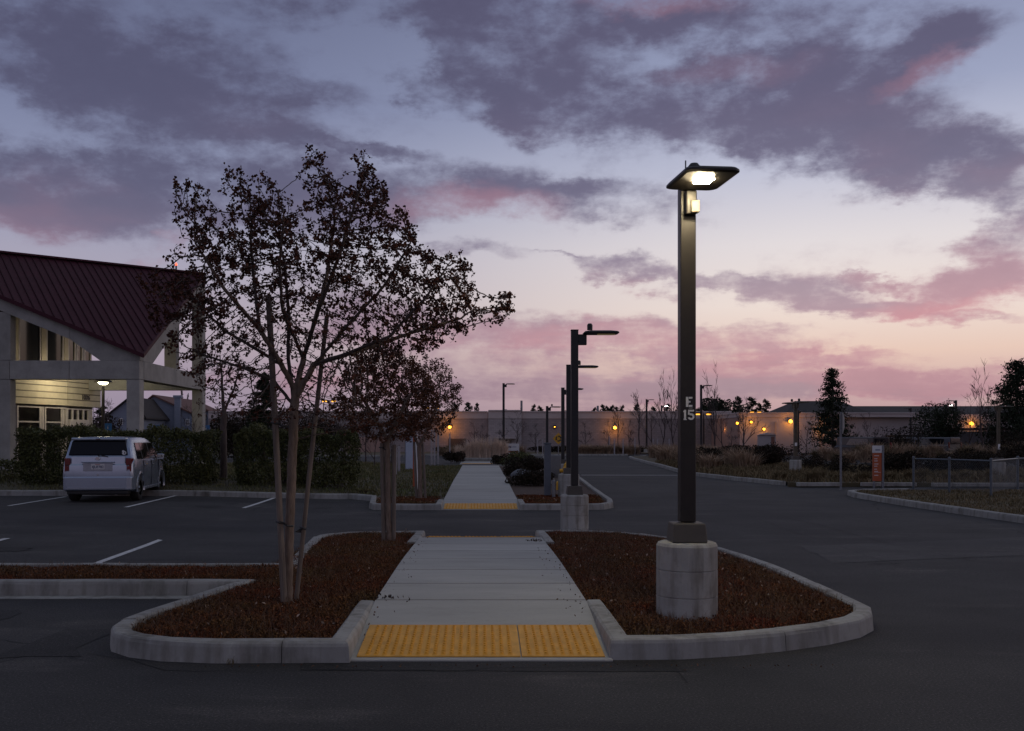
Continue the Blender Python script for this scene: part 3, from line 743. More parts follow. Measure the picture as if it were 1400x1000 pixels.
    WOOD = mat('glowing_interior_wood', (.22, .09, .03), .5, col2=(.30, .13, .05), scale=3, stretch=(4, 4, .5), emit=(.8, .26, .05), estr=.03)  # wood given a faint glow of its own, standing for room light
    for x0_, x1_, z1_ in ((-21.56, -21.50, 2.1),): part(MB().box(x0_, x1_, 46.6, 47.6, 0, z1_), 'interior_door', WOOD)
    for y_ in (46.3, 48.2, 48.6): part(MB().box(-21.58, -21.48, y_, y_ + .12, 0, 3.1), 'interior_post', mat('dark_interior', (.03, .015, .008), .6), 0)
    # ground-floor glazing
    def opening(px0, px1, A_, B_, z_a, z_b, name='window', glass=GLASS, bars=()):
        p, q = hit(px0, A_, B_), hit(px1, A_, B_)
        gl = slab(name, glass, p, q, z_a, z_b, .0, .03, 0)
        f = .065
        d = (Vector(q) - Vector(p)).normalized(); L_ = (Vector(q) - Vector(p)).length
        slab('frame', FRAMEM, p, wall_pts(p, q, f * 1.3 / L_), z_a, z_b, .06, .12, .004, gl); slab('frame', FRAMEM, wall_pts(p, q, 1 - f * 1.3 / L_), q, z_a, z_b, .06, .12, .004, gl)
        pi, qi = wall_pts(p, q, f * 1.35 / L_), wall_pts(p, q, 1 - f * 1.35 / L_)
        slab('frame', FRAMEM, pi, qi, z_b - f, z_b - .003, .057, .11, .004, gl); slab('frame', FRAMEM, pi, qi, z_a + .003, z_a + f, .057, .11, .004, gl)
        for t, kind in bars:
            if kind == 'h': slab('frame', FRAMEM, pi, qi, z_a + (z_b - z_a) * t, z_a + (z_b - z_a) * t + .07, .05, .1, .004, gl)
            else: slab('frame', FRAMEM, wall_pts(p, q, t - .03), wall_pts(p, q, t + .03), z_a + f + .003, z_b - f - .003, .053, .1, .004, gl)
        return gl
    opening(22, 54.5, a, b, -.05, 3.08, glass=CLEARG, bars=((.76, 'h'),)); opening(55, 59, a, b, -.05, 3.08, 'mullion', FRAMEM)
    opening(60, 84, a, b, -.05, 3.08, glass=CLEARG, bars=((.76, 'h'),)); opening(84.4, 90, a, b, -.05, 3.08, 'pier', FRAMEM)
    d0, d1 = hit(90.5, b, c), hit(124, b, c)
    dr = opening(90.5, 120.5, b, c, 0, 3.06, 'entrance_door', bars=((.71, 'h'), (.76, 'h'), (.25, 'v'), (.5, 'v'), (.75, 'v')))
    slab('door_operator', FRAMEM, hit(92.5, b, c), hit(119, b, c), 2.22, 2.52, .12, .1, .01, dr)
    slab('sensor', BLACK, hit(106, b, c), hit(109.5, b, c), 2.30, 2.37, .17, .05, .01, dr)
    opening(121, 125, b, c, 0, 3.06, 'pier', FRAMEM)
    # clerestory strip over the entry roof
    for i, (p0, p1, g_) in enumerate(((24, 55, GLASS), (62, 86, GLASS), (92, 102.5, GLASS), (104, 112.5, GLASS), (114, 124, GLASS))):
        A_, B_ = (a, b) if p1 < 90 else (b, c)
        opening(p0, p1, A_, B_, 4.66, 7.6, 'clerestory_window', g_)
    slab('clerestory_post', CREAM, hit(16, a, b), hit(23.4, a, b), 4.6, 7.6, .08, .3)
    slab('clerestory_post', CREAM, hit(55.4, a, b), hit(61.6, a, b), 4.6, 7.6, .08, .3)
    slab('clerestory_post', CREAM, hit(86.4, a, b), hit(91.5, b, c), 4.6, 7.6, .08, .3)
    part(MB().prism([(-20.9, 44.2), (-20.2, 47.2), (-19.8, 50.1), (-30, 50.1), (-30, 44.2)], 'z', 7.55, 7.7), 'ceiling', WALLC, 0)
    part(MB().box(-30, -21.6, 49.8, 50.0, 4.6, 7.54), 'interior_wall', CREAM, 0)
    # house number
    q = hit(113, b, c); d = Vector((c[0] - b[0], c[1] - b[1])).normalized(); nr = Vector((d.y, -d.x)); q = Vector(q) + nr * .175
    text('house_number', '1006', .32, mat('number_metal', (.05, .045, .04), .5), B, Vector((q.x, q.y, 3.61)) - B.location, (R(90), 0, math.atan2(d.y, d.x)), .010, .012, 1.15)
    # red obstruction light on the ridge
    pr = Vector(Cp) + (Vector(Bp) - Vector(Cp)) * .90
    bc = part(MB().tube([pr + Vector((0, 0, .05)), pr + Vector((0, 0, .30))], .04), 'beacon_stem', BLACK, 0)
    part(MB().lathe([(.05, .30), (.055, .35), (.04, .40), (.015, .43)], 10, pr), 'beacon', mat('red_beacon_glass', (.5, .04, .02), .3, emit=(1, .10, .04), estr=3), 0, bc)
    part(MB().box(-15.6, -14.6, 39.4, 40.0, -.05, .0), 'kerb_pad', WALLC, 0)
    # small downlight recessed in the canopy beam that washes the fascia
    lf = part(MB().lathe([(.12, 0), (.12, .08)], 12, (-18.9, 45.6, 4.42)), 'soffit_light', mat('soffit_light_lens', (.8, .7, .5), .4, emit=(1, .76, .36), estr=6), 0)
    plamp((-18.9 + 18, 1.6, 4.36), 75, (1, .84, .54), .1, B)
    return B
red_roof_building()

# lamp under the canopy
def canopy_lamp():
    p = at(141, 46.6)
    t = thing('post_lamp', 'lit wide-shaded lamp on a thin black post beneath the concrete canopy', 'post lamp', (p.x, p.y, 0))
    MB().tube([(0, 0, 0), (0, 0, 4.15)], .075, 10).build('pole', POLEB, t)
    sh = MB().lathe([(.40, 4.24), (.38, 4.30), (.16, 4.42), (.12, 4.5), (.03, 4.55)], 24).build('lamp_shade', POLEB, t, smooth=True)
    MB().lathe([(.06, 4.12), (.15, 4.14), (.21, 4.19), (.23, 4.236), (.20, 4.238)], 20).build('bulb', mat('lamp_glow_white', (.9, .9, .8), .4, emit=(1, .93, .62), estr=14), sh)
    plamp((0, 0, 3.98), 62, (1, .88, .60), .25, t)
canopy_lamp()

# ---------------------------------------------------------------- houses behind
HOUSEW = mat('blue_grey_siding', (.23, .26, .32), .8, var=.1, scale=3, stretch=(1, 1, 6))
TILE = mat('red_brown_roof_tile', (.15, .075, .060), .85, var=.25, scale=8)
DKROOF = mat('dark_shingle', (.040, .034, .032), .9, var=.25, scale=6)
def house(label, px0, px1, apex, y_ap, y_ea, d, depth, roofm, chim=None, win=(), rdir=1):
    a = at(px0, d); b = at(px1, d); ap = at(apex, d)
    t = thing('house', label, 'house', ((a.x + b.x) / 2, d, 0)); o = t.location
    ze = EYE + (HZ - y_ea) * d / F; za = EYE + (HZ - y_ap) * d / F
    x0, x1, xa = a.x - o.x, b.x - o.x, ap.x - o.x
    w = MB().prism([(x0, -.3), (x1, -.3), (x1, ze), (xa, za), (x0, ze)], 'y', 0, depth).build('wall', HOUSEW, t)
    ov = .35
    for (xs, nm) in ((x0, 'roof'), (x1, 'roof')):
        sl = (za - ze) / (xa - xs); sg = 1 if xs < xa else -1; xo = xs - sg * .45; zo = ze - .45 * abs(sl)
        pts = [(xa, za + .02), (xo, zo + .02), (xo, zo + .2), (xa, za + .2)]
        r = MB().prism(pts, 'y', -ov, depth + ov).build(nm, roofm, t)
    for (wx0, wx1, wy0, wy1) in win:
        f = MB().box(at(wx0, d).x - o.x, at(wx1, d).x - o.x, -.05, .06, EYE + (HZ - wy1) * d / F, EYE + (HZ - wy0) * d / F).build('window', WHITE, t)
        xm = (at(wx0, d).x + at(wx1, d).x) / 2 - o.x; e = .08
        za_, zb_ = EYE + (HZ - wy1) * d / F + e, EYE + (HZ - wy0) * d / F - e
        for q0, q1 in ((at(wx0, d).x - o.x + e, xm - .03), (xm + .03, at(wx1, d).x - o.x - e)):
            MB().box(q0, q1, -.08, .02, za_, zb_).build('pane', GLASS, f)
    if chim:
        cx0, cx1, cy = chim; zc = EYE + (HZ - cy) * d / F
        MB().box(at(cx0, d).x - o.x, at(cx1, d).x - o.x, -.5, -.01, -.3, zc - .3).build('chimney', HOUSEW, t)
        MB().box(at(cx0, d).x - o.x - .12, at(cx1, d).x - o.x + .12, -.62, .1, zc - .29, zc).build('chimney_cap', HOUSEW, t)
    return t
house('blue-grey gabled house with chimney seen between the canopy columns', 180, 262, 210, 542, 566, 120, 18, TILE, (240, 248, 541), ((209, 218, 572.5, 581.5), (254, 259, 573, 582)))
house('dark-roofed house left of the front canopy column behind the post lamp', 150, 196, 178, 545, 567, 112, 16, DKROOF, None, ((162, 168, 572, 581),))
house('pale low house far behind the tall back column of the canopy', 268, 296, 284, 562, 571, 125, 10, TILE, None, ((275, 279, 575, 581),))

# ================================================================== LAMP POSTS
def rrect(hw, hl, r, n=4):
    out = []
    for cx, cy, a in ((hw - r, hl - r, 0), (-hw + r, hl - r, 90), (-hw + r, -hl + r, 180), (hw - r, -hl + r, 270)):
        out += arc(cx, cy, r, a, a + 90, n)
    return out
LEDON = mat('led_panel_lit', (1, .95, .8), .5, emit=(1, .84, .52), estr=260)
LEDW = mat('led_panel_white', (1, 1, 1), .5, emit=(1, .97, .90), estr=30)
LEDDIM = mat('led_lens_dim', (.6, .5, .3), .3, emit=(1, .75, .35), estr=.06)
def luminaire(t, z, ang, lit=None, arm=.16, ln=.64, wd=.43, m=POLE, cell=True):
    """flat LED head on a short bracket; ang = direction it points"""
    c, s = math.cos(ang), math.sin(ang)
    rot = lambda vs: [(x * c - y * s, x * s + y * c, q) for x, y, q in vs]
    def pc(mb, n, mm, bev=0., par=None, sm=False):
        mb.v = rot(mb.v); return mb.build(n, mm, par or t, bevel=bev, smooth=sm)
    pc(MB().box(.055, arm + .06, -.045, .045, z - .20, z - .005), 'bracket', m, .01)
    pl = [(x + arm + ln / 2, y) for x, y in rrect(ln / 2, wd / 2, .07, 4)]
    hb = MB(); n = len(pl)
    ins = lambda k: [(arm + ln / 2 + (x - arm - ln / 2) * k, y * k) for x, y in pl]
    vs = []
    for k, zz in ((.90, 0), (1, .010), (1, .024), (.93, .042), (.6, .058)): vs += [(x, y, z + zz + .00) for x, y in ins(k)]
    fs = [tuple(range(n))[::-1], tuple(range(4 * n, 5 * n))] + [(r * n + i, r * n + (i + 1) % n, (r + 1) * n + (i + 1) % n, (r + 1) * n + i) for r in range(4) for i in range(n)]
    hd = pc(hb.add(vs, fs), 'lamp_head', m, 0)
    lens = MB().box(arm + ln * (.46 if lit == 'on' else .4), arm + ln * (.68 if lit == 'on' else .9), -wd * .15, wd * .15, z - (.05 if lit == 'white' else .012), z - .001)
    pc(lens, 'led_panel', {'on': LEDON, 'white': LEDW, 'dim': LEDDIM, None: mat('led_lens_off', (.18, .17, .15), .3)}[lit], 0, hd)
    if cell:
        pc(MB().lathe([(.05, z + .075), (.05, z + .17), (.03, z + .195)], 12, (arm + .12, 0, 0)), 'photocell', BLACK, 0, hd)
    return hd
def lamp_post(label, x, d, H, base_r=.25, base_h=.62, ang=(0,), lit=(None,), pw=.125, rz=0., zb=None, m=POLE, cover=True, group=None, arm=.16, name='parking_lamp', cell=True, basem=None):
    z0 = zg(x, d) if zb is None else zb
    t = thing(name, label, 'lamp post', (x, d, z0), rz, group)
    if base_h:
        pr = [(base_r, -.15)]
        k = .0
        for hh in (base_h * .33, base_h * .66): pr += [(base_r + .001, hh - .007), (base_r - .007, hh), (base_r + .001, hh + .005)]
        pr += [(base_r, base_h - .03), (base_r - .012, base_h - .008), (base_r - .03, base_h)]
        MB().lathe(pr, 36).build('footing', BASEC, t, smooth=False)
    if cover:
        h0 = base_h or 0; a, b = .145, .13
        MB().add([(-a, -a, h0), (a, -a, h0), (a, a, h0), (-a, a, h0), (-b, -b, h0 + .16), (b, -b, h0 + .16), (b, b, h0 + .16), (-b, b, h0 + .16)],
                 [(3, 2, 1, 0), (4, 5, 6, 7), (0, 1, 5, 4), (1, 2, 6, 5), (2, 3, 7, 6), (3, 0, 4, 7)]).build('base_cover', mat('base_cover_paint', (.066, .058, .048), .6, var=.15) if basem is None else basem, t, bevel=.012)
    p = MB().box(-pw / 2, pw / 2, -pw / 2, pw / 2, (base_h or 0) + (.165 if cover else -.1), H).build('pole', m, t, bevel=.008)
    MB().box(-pw / 2 - .004, pw / 2 + .004, -pw / 2 - .004, pw / 2 + .004, H + .001, H + .02).build('pole_cap', m, p, bevel=.004)
    for a_, l_ in zip(ang, lit): luminaire(t, H - .06, a_, l_, m=m, arm=arm, cell=cell)
    return t

def e15():
    x, d = 1.715, 8.28
    t = lamp_post('tall lit lamp post stencilled E 15 on a round concrete footing', x, d, 3.60, .25, .66, (), (), .128, zb=.085)
    t.children[1]
    H = 3.60
    hd = luminaire(t, H - .045, -PI / 2 + .10, 'on', arm=.075, ln=.63, wd=.43)
    MB().box(.005, .075, -.155, -.085, H - .235, H - .135).build('motion_sensor', mat('cream_plastic', (.13, .115, .085), .5, var=.05), t, bevel=.008)
    MB().tube([(-.03, -.10, H + .05), (-.03, -.10, H + .20)], .006, 6).build('antenna', STEEL, hd)
    plamp((.0, -.38, H - .12), 2.2, (1, .80, .50), .12, t)
    # stencil on the camera-side face
    L_ = mat('stencil_white', (.62, .62, .61), .7, var=.15, scale=40)
    f = -.064 - .0012
    def letter(name, polys):
        mb = MB()
        for pl in polys: mb.prism(pl, 'y', f - .0012, f)
        mb.build(name, L_, pole)
    pole = [c for c in t.children if c.name.startswith('pole')][0]
    z1 = 1.945 - .085; hE = .083
    def rc(x0, x1, z0, z_): return [(x0, z0), (x1, z0), (x1, z_), (x0, z_)]
    letter('letter_e', [rc(-.020, .000, z1 - hE, z1), rc(.0035, .033, z1 - .016, z1), rc(.0035, .018, z1 - .048, z1 - .034), rc(.0035, .033, z1 - hE, z1 - hE + .016), rc(-.001, .005, z1 - .052, z1 - .030)])
    z2 = z1 - hE - .024
    letter('underline', [rc(.002, .036, z2 + .013, z2 + .0155)])
    letter('digit_one', [rc(-.036, -.019, z2 - .078, z2), rc(-.042, -.0365, z2 - .020, z2 - .008), rc(-.040, -.036, z2 - .084, z2 - .072), rc(-.036, -.012, z2 - .084, z2 - .0785)])
    ring = []
    cx, cz = .0215, z2 - .056
    for i in range(10):
        a0, a1 = R(-160 + i * 29), R(-160 + (i + 1) * 29)
        ring.append([(cx + .029 * math.cos(a0), cz + .029 * math.sin(a0)), (cx + .029 * math.cos(a1), cz + .029 * math.sin(a1)), (cx + .013 * math.cos(a1), cz + .012 * math.sin(a1)), (cx + .013 * math.cos(a0), cz + .012 * math.sin(a0))])
    letter('digit_five', [rc(-.002, .047, z2 - .014, z2), rc(-.004, .011, z2 - .040, z2 - .0145)] + ring)
    for q in ((-.05, .02, .0), (.0, .0, .0)): pass
    return t
e15()
def gx(px, d): return (px - CX) * d / F
lamp_post('unlit dark lamp post with arm to the right on the island beyond the nearest planter', gx(785.5, 18.2), 18.2, 3.55, .255, .56, (0,), ('dim',), .13, zb=.02, m=POLEB)
lamp_post('dark lamp post just behind the nearest unlit one, second of the row', gx(777.5, 27.2), 27.2, 3.62, .29, .66, (0,), ('dim',), .13, zb=-.02, m=POLEB)
lamp_post('dark lamp post with arm to the right, third of the row by the yellow hydrant', gx(769.5, 39), 39.0, 3.58, .25, .62, (0,), (None,), .13, m=POLEB)
lamp_post('thin dark lamp post behind the grey utility post, last of the row', gx(748, 58), 58.0, 3.40, .25, .5, (0,), ('dim',), .14, m=POLEB)
lamp_post('tall dark lamp post rising from shrubs right of the long walkway', gx(688.5, 70), 70.0, 5.40, .3, .3, (0,), ('dim',), .16, m=POLEB, cover=False, cell=False)
lamp_post('tall unlit lamp post standing in tan grass left of the lettered post', gx(884, 104), 104, 5.62, .3, .4, (0,), (None,), .17, m=POLEB, cover=False, cell=False)
lamp_post('white-lit lamp post in tan grass just left of the lettered post', gx(904.5, 118), 118, 5.45, .3, .4, (0,), ('white',), .17, m=POLEB, cover=False, cell=False)
lamp_post('tall dark lamp post on a footing right of the lettered post', gx(958.5, 73), 73, 5.45, .25, .65, (0,), (None,), .15, m=POLEB, cell=False)
lamp_post('twin-headed lamp post on a concrete footing by the dry grass median', gx(1087.5, 43), 43, 3.18, .25, .68, (PI / 2 + .25, -PI / 2 + .25), (None, None), .14, m=mat('olive_pole_paint', (.075, .060, .035), .5, var=.3), cell=True)
lamp_post('thin dark lamp post close behind the twin-headed one', gx(1091.5, 95), 95, 4.2, .25, .2, (0,), (None,), .13, m=POLEB, cover=False, cell=False)
lamp_post('white-lit lamp post behind the chain-link fence', gx(1293, 100), 100, 4.95, .3, .4, (0,), ('white',), .17, m=POLEB, cover=False, cell=False)
lamp_post('dark lamp post with arm to the left behind the chain-link fence', gx(1307, 92), 92, 5.05, .3, .4, (PI,), (None,), .16, m=POLEB, cover=False, cell=False)
lamp_post('distant twin-headed lamp post left of the fence corner', gx(1234, 120), 120, 4.65, .3, .4, (0, PI), (None, None), .15, m=POLEB, cover=False, cell=False)
lamp_post('dark lamp post with arm to the left beside the distant twin-headed one', gx(1245, 100), 100, 4.6, .3, .4, (PI,), (None,), .15, m=POLEB, cover=False, cell=False)
lamp_post('short dark lamp post partly behind the round tree at the far right', gx(1312, 130), 130, 5.2, .3, .4, (0,), (None,), .15, m=POLEB, cover=False, cell=False)
tq = lamp_post('brownish twin-headed lamp post with a white label near the right edge', gx(1365, 56), 56, 3.36, .25, .5, (0, PI), (None, None), .15, m=mat('olive_pole_paint', (.1, .08, .05)), cell=False)
MB().box(-.06, .06, -.082, -.077, .92, 1.22).build('pole_label', WHITE, tq)
tw = [o for o in bpy.data.objects if o.get('label', '').startswith('twin-headed lamp post on')][0]
MB().box(-.05, .05, -.078, -.073, 1.28, 1.42).build('pole_label', WHITE, tw)

SOD = mat('sodium_glow', (1, .6, .2), .5, emit=(1, .40, .03), estr=2.2)
SODL = mat('sodium_glow_lamp', (1, .6, .2), .5, emit=(1, .36, .025), estr=7)
def sodium_post(label, px, py, d, tw=True, r=.13):
    H = EYE + (HZ - py) * d / F
    t = thing('sodium_lamp', label, 'lamp post', (gx(px, d), d, 0))
    MB().tube([(0, 0, 0), (0, 0, H)], .09, 8).build('pole', POLEB, t)
    for s in ((-1, 1) if tw else (0,)):
        h = MB().box(s * .55 - .32, s * .55 + .32, -.2, .2, H, H + .16).build('lamp_head', POLEB, t, bevel=.04)
        MB().box(s * .55 - .24, s * .55 + .24, -.21, .17, H - .12, H - .002).build('bulb', SOD, h)
    return t
sodium_post('distant twin sodium lamp glowing right behind the tall footing lamp post', 962, 566, 108)
sodium_post('distant twin sodium lamp glowing above the far building roof edge', 1033, 563.5, 150)
sodium_post('sodium lamp glowing amber through the branches of the nearest tree', 450, 548.5, 120)
sodium_post('sodium lamp glowing amber behind the leafy tree by the long walkway', 590, 557.5, 118)

# ================================================================== FAR BUILDINGS
def block_mat(name, c1, c2):
    m = mat(name, c1, .9, col2=c2, scale=.25, bump=.0); nt = m.node_tree; N = nt.nodes; L = nt.links; b = N['Principled BSDF']
    src = b.inputs['Base Color'].links[0].from_socket
    tc = N.new('ShaderNodeTexCoord'); mp = N.new('ShaderNodeMapping'); mp.inputs['Rotation'].default_value = (R(90), 0, 0); L.new(tc.outputs['Object'], mp.inputs[0])
    br = N.new('ShaderNodeTexBrick'); br.inputs['Scale'].default_value = 1.2; br.inputs['Color1'].default_value = (1, 1, 1, 1); br.inputs['Color2'].default_value = (.78, .78, .78, 1); br.inputs['Mortar'].default_value = (.6, .6, .6, 1); br.inputs['Mortar Size'].default_value = .015
    L.new(mp.outputs[0], br.inputs[0])
    mx = N.new('ShaderNodeMix'); mx.data_type = 'RGBA'; mx.blend_type = 'MULTIPLY'; mx.inputs[0].default_value = .8; L.new(src, mx.inputs[6]); L.new(br.outputs[0], mx.inputs[7])
    L.new(mx.outputs[2], b.inputs['Base Color']); return m
BLK = block_mat('grey_block', (.29, .25, .25), (.35, .31, .305)); BLK2 = block_mat('light_block', (.38, .345, .345), (.43, .39, .385))
BAND = mat('parapet_stucco', (.50, .44, .42), .85, var=.08, scale=.6); STUC = mat('pale_stucco', (.43, .385, .375), .85, var=.10, scale=.35)
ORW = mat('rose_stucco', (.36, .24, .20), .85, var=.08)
def fz_(py, d): return EYE + (HZ - py) * d / F
def wall_lamp(par, loc, e=60, r=.16, strength=None):
    o = MB().box(-.12, .12, -.02, .25, -.15, .2).build('wall_lamp', BLACK, par, loc=loc)
    MB().lathe([(.05, -r), (r, -r * .5), (r, r * .5), (.05, r)], 10, (0, -r - .05, 0)).build('bulb', SODL, o)
    plamp((loc[0], loc[1] - .75, loc[2] - .1), e * .25, (1, .37, .06), .15, par)
def far_building():
    d = 112; t = thing('warehouse', 'long low grey block warehouse with pale parapet behind the car park', 'building', (0, d, 0))
    X = lambda px: gx(px, d); zt = fz_(563, d); zm = fz_(572.5, d)
    segs = [(285, 470, 0, BLK), (470.5, 667, 0, BLK), (667.5, 713, -.45, BLK2), (713.5, 1000, 0, BLK)]
    for a, b, y, m in segs:
        dz = .22 if y or a > 600 else 0
        MB().box(X(a), X(b), y, 12, -.5, zm - .012).build('wall_bay', m, t)
        MB().box(X(a), X(b), y - .06, 12, zm, zt + (.12 if y else 0) - .1).build('parapet', BAND, t)
        MB().box(X(a) + .02, X(b) - .02, y - .16, 12.1, zt + (.12 if y else 0) - .09, zt + (.12 if y else 0) + .05).build('coping', BAND, t)
    c = MB().box(X(677), X(705), -1.6, -.46, fz_(600, d), fz_(597.5, d)).build('door_canopy', STUC, t)
    MB().box(X(684), X(699), -.5, -.40, 0, fz_(602, d)).build('service_door', mat('brown_steel_door', (.08, .06, .05), .6), t)
    MB().box(X(613), X(637), -.06, .05, 0, fz_(600, d)).build('loading_door', mat('brown_roller_door', (.065, .05, .045), .7, stretch=(1, 1, 12)), t)
    MB().box(X(470), X(528), -.05, .05, -.1, fz_(598, d)).build('rose_panel', ORW, t)
    for px, py, e in ((615, 584, 190), (840, 585, 150), (758, 584, 4), (782, 584, 4)):
        wall_lamp(t, (X(px), -.3, fz_(py, d)), e, .17 if e > 50 else .05)
    for px, y in ((715, 548), (595, 552), (823, 555)):
        MB().tube([(X(px), 4, zt - .2), (X(px), 4, fz_(y, d + 4))], .13, 6).build('vent_stack', STEEL, t)
    MB().box(X(690), X(694), 3, 4, zt, zt + .35).build('roof_unit', STUC, t)
    return t
far_building()
def right_building():
    d = 100; t = thing('store_building', 'pale stucco building with orange wall lamps behind the dark shrubs', 'building', (0, d, 0))
    X = lambda px, q=d: gx(px, q); zt = fz_(565, d)
    xs = [1011, 1036, 1060, 1108]
    MB().box(26.05, 34.0, 0, 14, -.3, zt - .42).build('wall_bay', STUC, t)
    MB().box(X(1060), X(1108.0), -.35, -.004, -.3, zt - .9).build('wall_bay', STUC, t)
    MB().box(34.01, 46, .9, 14, -.3, zt - .42).build('wall_bay', STUC, t)
    MB().box(X(1010), X(1262), -.10, 14.1, zt - .41, zt - .06).build('parapet', BAND, t)
    MB().box(X(1010) - .1, X(1262) + .1, -.2, 14.2, zt - .055, zt + .06).build('coping', BAND, t)
    MB().box(46.02, 78, -.6, 14, -.3, fz_(576, d)).build('wall_bay', STUC, t)
    MB().box(46.05, 78, -.7, 14.1, fz_(576, d) + .01, fz_(567, d)).build('parapet', BAND, t)
    # left wing, set back, its side washed by a lamp
    MB().box(26.0, 26.04, .2, 14, 0, zt - .44).build('side_wall', ORW, t)
    # hip roofs behind the parapet
    def hip(x0, x1, y0, y1, z0, z1, k):
        MB().add([(x0, y0, z0), (x1, y0, z0), (x1, y1, z0), (x0, y1, z0), (x0 + k, (y0 + y1) / 2, z1), (x1 - k * .6, (y0 + y1) / 2, z1)],
                 [(3, 2, 1, 0), (0, 1, 5, 4), (1, 2, 5), (2, 3, 4, 5), (3, 0, 4)]).build('hip_roof', DKROOF, t)
    hip(gx(1040, 112), gx(1150, 112), 3, 13, zt, fz_(548.5, 108), 2.6)
    hip(gx(1100, 112), gx(1378, 112), 2, 14, zt - .1, fz_(555.5, 108), 1.2)
    # small walled enclosure with a door
    MB().box(X(1024), X(1048), -3.2, -3.0, -.1, fz_(595, d)).build('enclosure_wall', STUC, t)
    MB().prism([(X(1024), fz_(594.9, d)), (X(1036), fz_(592, d)), (X(1048), fz_(594.9, d))], 'y', -3.4, -2.9).build('enclosure_cap', BAND, t)
    MB().box(X(1041.5), X(1046), -3.25, -3.205, -.1, fz_(597.5, d)).build('service_door', mat('rust_door', (.22, .10, .07), .7), t)
    for px, py, e in ((1007, 579, 26), (1026, 577.5, 60), (1043.5, 587, 34), (1078, 576.5, 120), (1323.7, 579.5, 80)):
        wall_lamp(t, (X(px), -.45 if px > 1059 else -.1, fz_(py, d)), e, .17 if e > 70 else .12)
    plamp((gx(985, 108), 106 - d, 2.6), 22, (1, .40, .09), .2, t)
    plamp((gx(1128, 99), -.2, 2.4), 26, (1, .40, .09), .2, t)
    # low red-beamed walkway roof in front, at the right
    MB().box(X(1290, 88), X(1420, 88), -12.2, -11.6, fz_(589, 88), fz_(585.5, 88)).build('walk_roof_beam', mat('dull_red_steel', (.12, .03, .03), .6), t)
    MB().box(X(1290, 89), X(1420, 89), -11, -10.8, -.1, fz_(590, 89)).build('screen_wall', mat('grey_screen', (.12, .115, .13), .8), t)
    return t
right_building()
def shelter():
    d = 84; t = thing('shelter', 'small dark flat-roofed shelter left of the chain-link fence', 'shelter', (gx(1241, d), d, 0))
    for x in (-.9, .9):
        for y in (0, 1.4): MB().tube([(x, y, 0), (x, y, 1.72)], .06, 6).build('post', POLEB, t)
    MB().box(-1.25, 1.25, -.3, 1.7, 1.72, 1.92).build('roof', POLEB, t, bevel=.02)
    MB().box(-.85, .85, 1.38, 1.42, .2, 1.6).build('panel', GLASS, t)
shelter()

# ================================================================== SIGNS, FENCE, SMALL FURNITURE
ORANGE = mat('orange_sign_panel', (.40, .085, .024), .55, var=.08)
SIGNW = mat('sign_white_panel', (.62, .62, .62), .5, var=.05)
def orange_sign():
    d = 32.6; x = gx(1199, d); z0 = zg(x, d) + .05
    t = thing('directional_sign', 'orange directional sign with white header and grey side post at the kerb', 'sign', (x, d, z0), R(-8))
    w = .135
    MB().box(-w, w, -.05, .05, .20, 1.12).build('sign_panel', ORANGE, t, bevel=.005)
    MB().box(-w - .005, w + .005, -.055, .055, 1.125, 1.36).build('sign_header', SIGNW, t, bevel=.005)
    MB().box(w + .01, w + .075, -.06, .06, -.1, 1.37).build('post', STEEL, t, bevel=.005)
    MB().box(-w + .01, -w + .07, -.04, .04, -.1, .195).build('leg', STEEL, t)
    MB().box(-w + .07, w - .05, -.058, -.0555, 1.205, 1.235).build('header_line', mat('sign_blue', (.02, .04, .12), .6), t)
    for z, k in ((1.02, .75), (.92, .5), (.85, .55), (.75, .65), (.68, .5), (.58, .45), (.51, .6), (.38, .65)):
        MB().box(-w + .035, -w + .035 + .2 * k, -.0535, -.0505, z, z + .022).build('text_line', SIGNW, t)
    MB().box(-w + .03, w - .03, -.053, -.0505, .485, .495).build('divider', SIGNW, t)
orange_sign()
def monument_sign():
    d = 72; x = gx(701, d)
    t = thing('monument_sign', 'low white and orange monument sign behind the shrubs beside the tall lamp post', 'sign', (x, d, 0))
    MB().box(-.46, .46, -.08, .08, .72, 1.24).build('sign_header', SIGNW, t, bevel=.01)
    f = MB().box(-.46, .40, -.07, .07, -.1, .71).build('sign_panel', mat('brown_orange_sign', (.26, .075, .03), .6), t, bevel=.01)
    MB().box(.405, .47, -.1, .1, -.1, .715).build('post', SIGNW, t)
    MB().lathe([(.02, 0), (.09, .0), (.09, .004), (.02, .004)], 12).build('logo', mat('sign_blue', (.02, .04, .12), .6), t).rotation_euler = (R(90), 0, 0)
    lg = [c for c in t.children if c.name.startswith('logo')][0]; lg.location = (-.2, -.082, 1.0); lg.scale = (1.3, .8, 1)
    MB().box(-.04, .26, -.0845, -.0805, .98, 1.02).build('header_line', mat('sign_blue', (.02, .04, .12), .6), t)
    for z in (.52, .30): MB().box(-.34, .26, -.076, -.072, z, z + .07).build('text_line', SIGNW, t)
monument_sign()
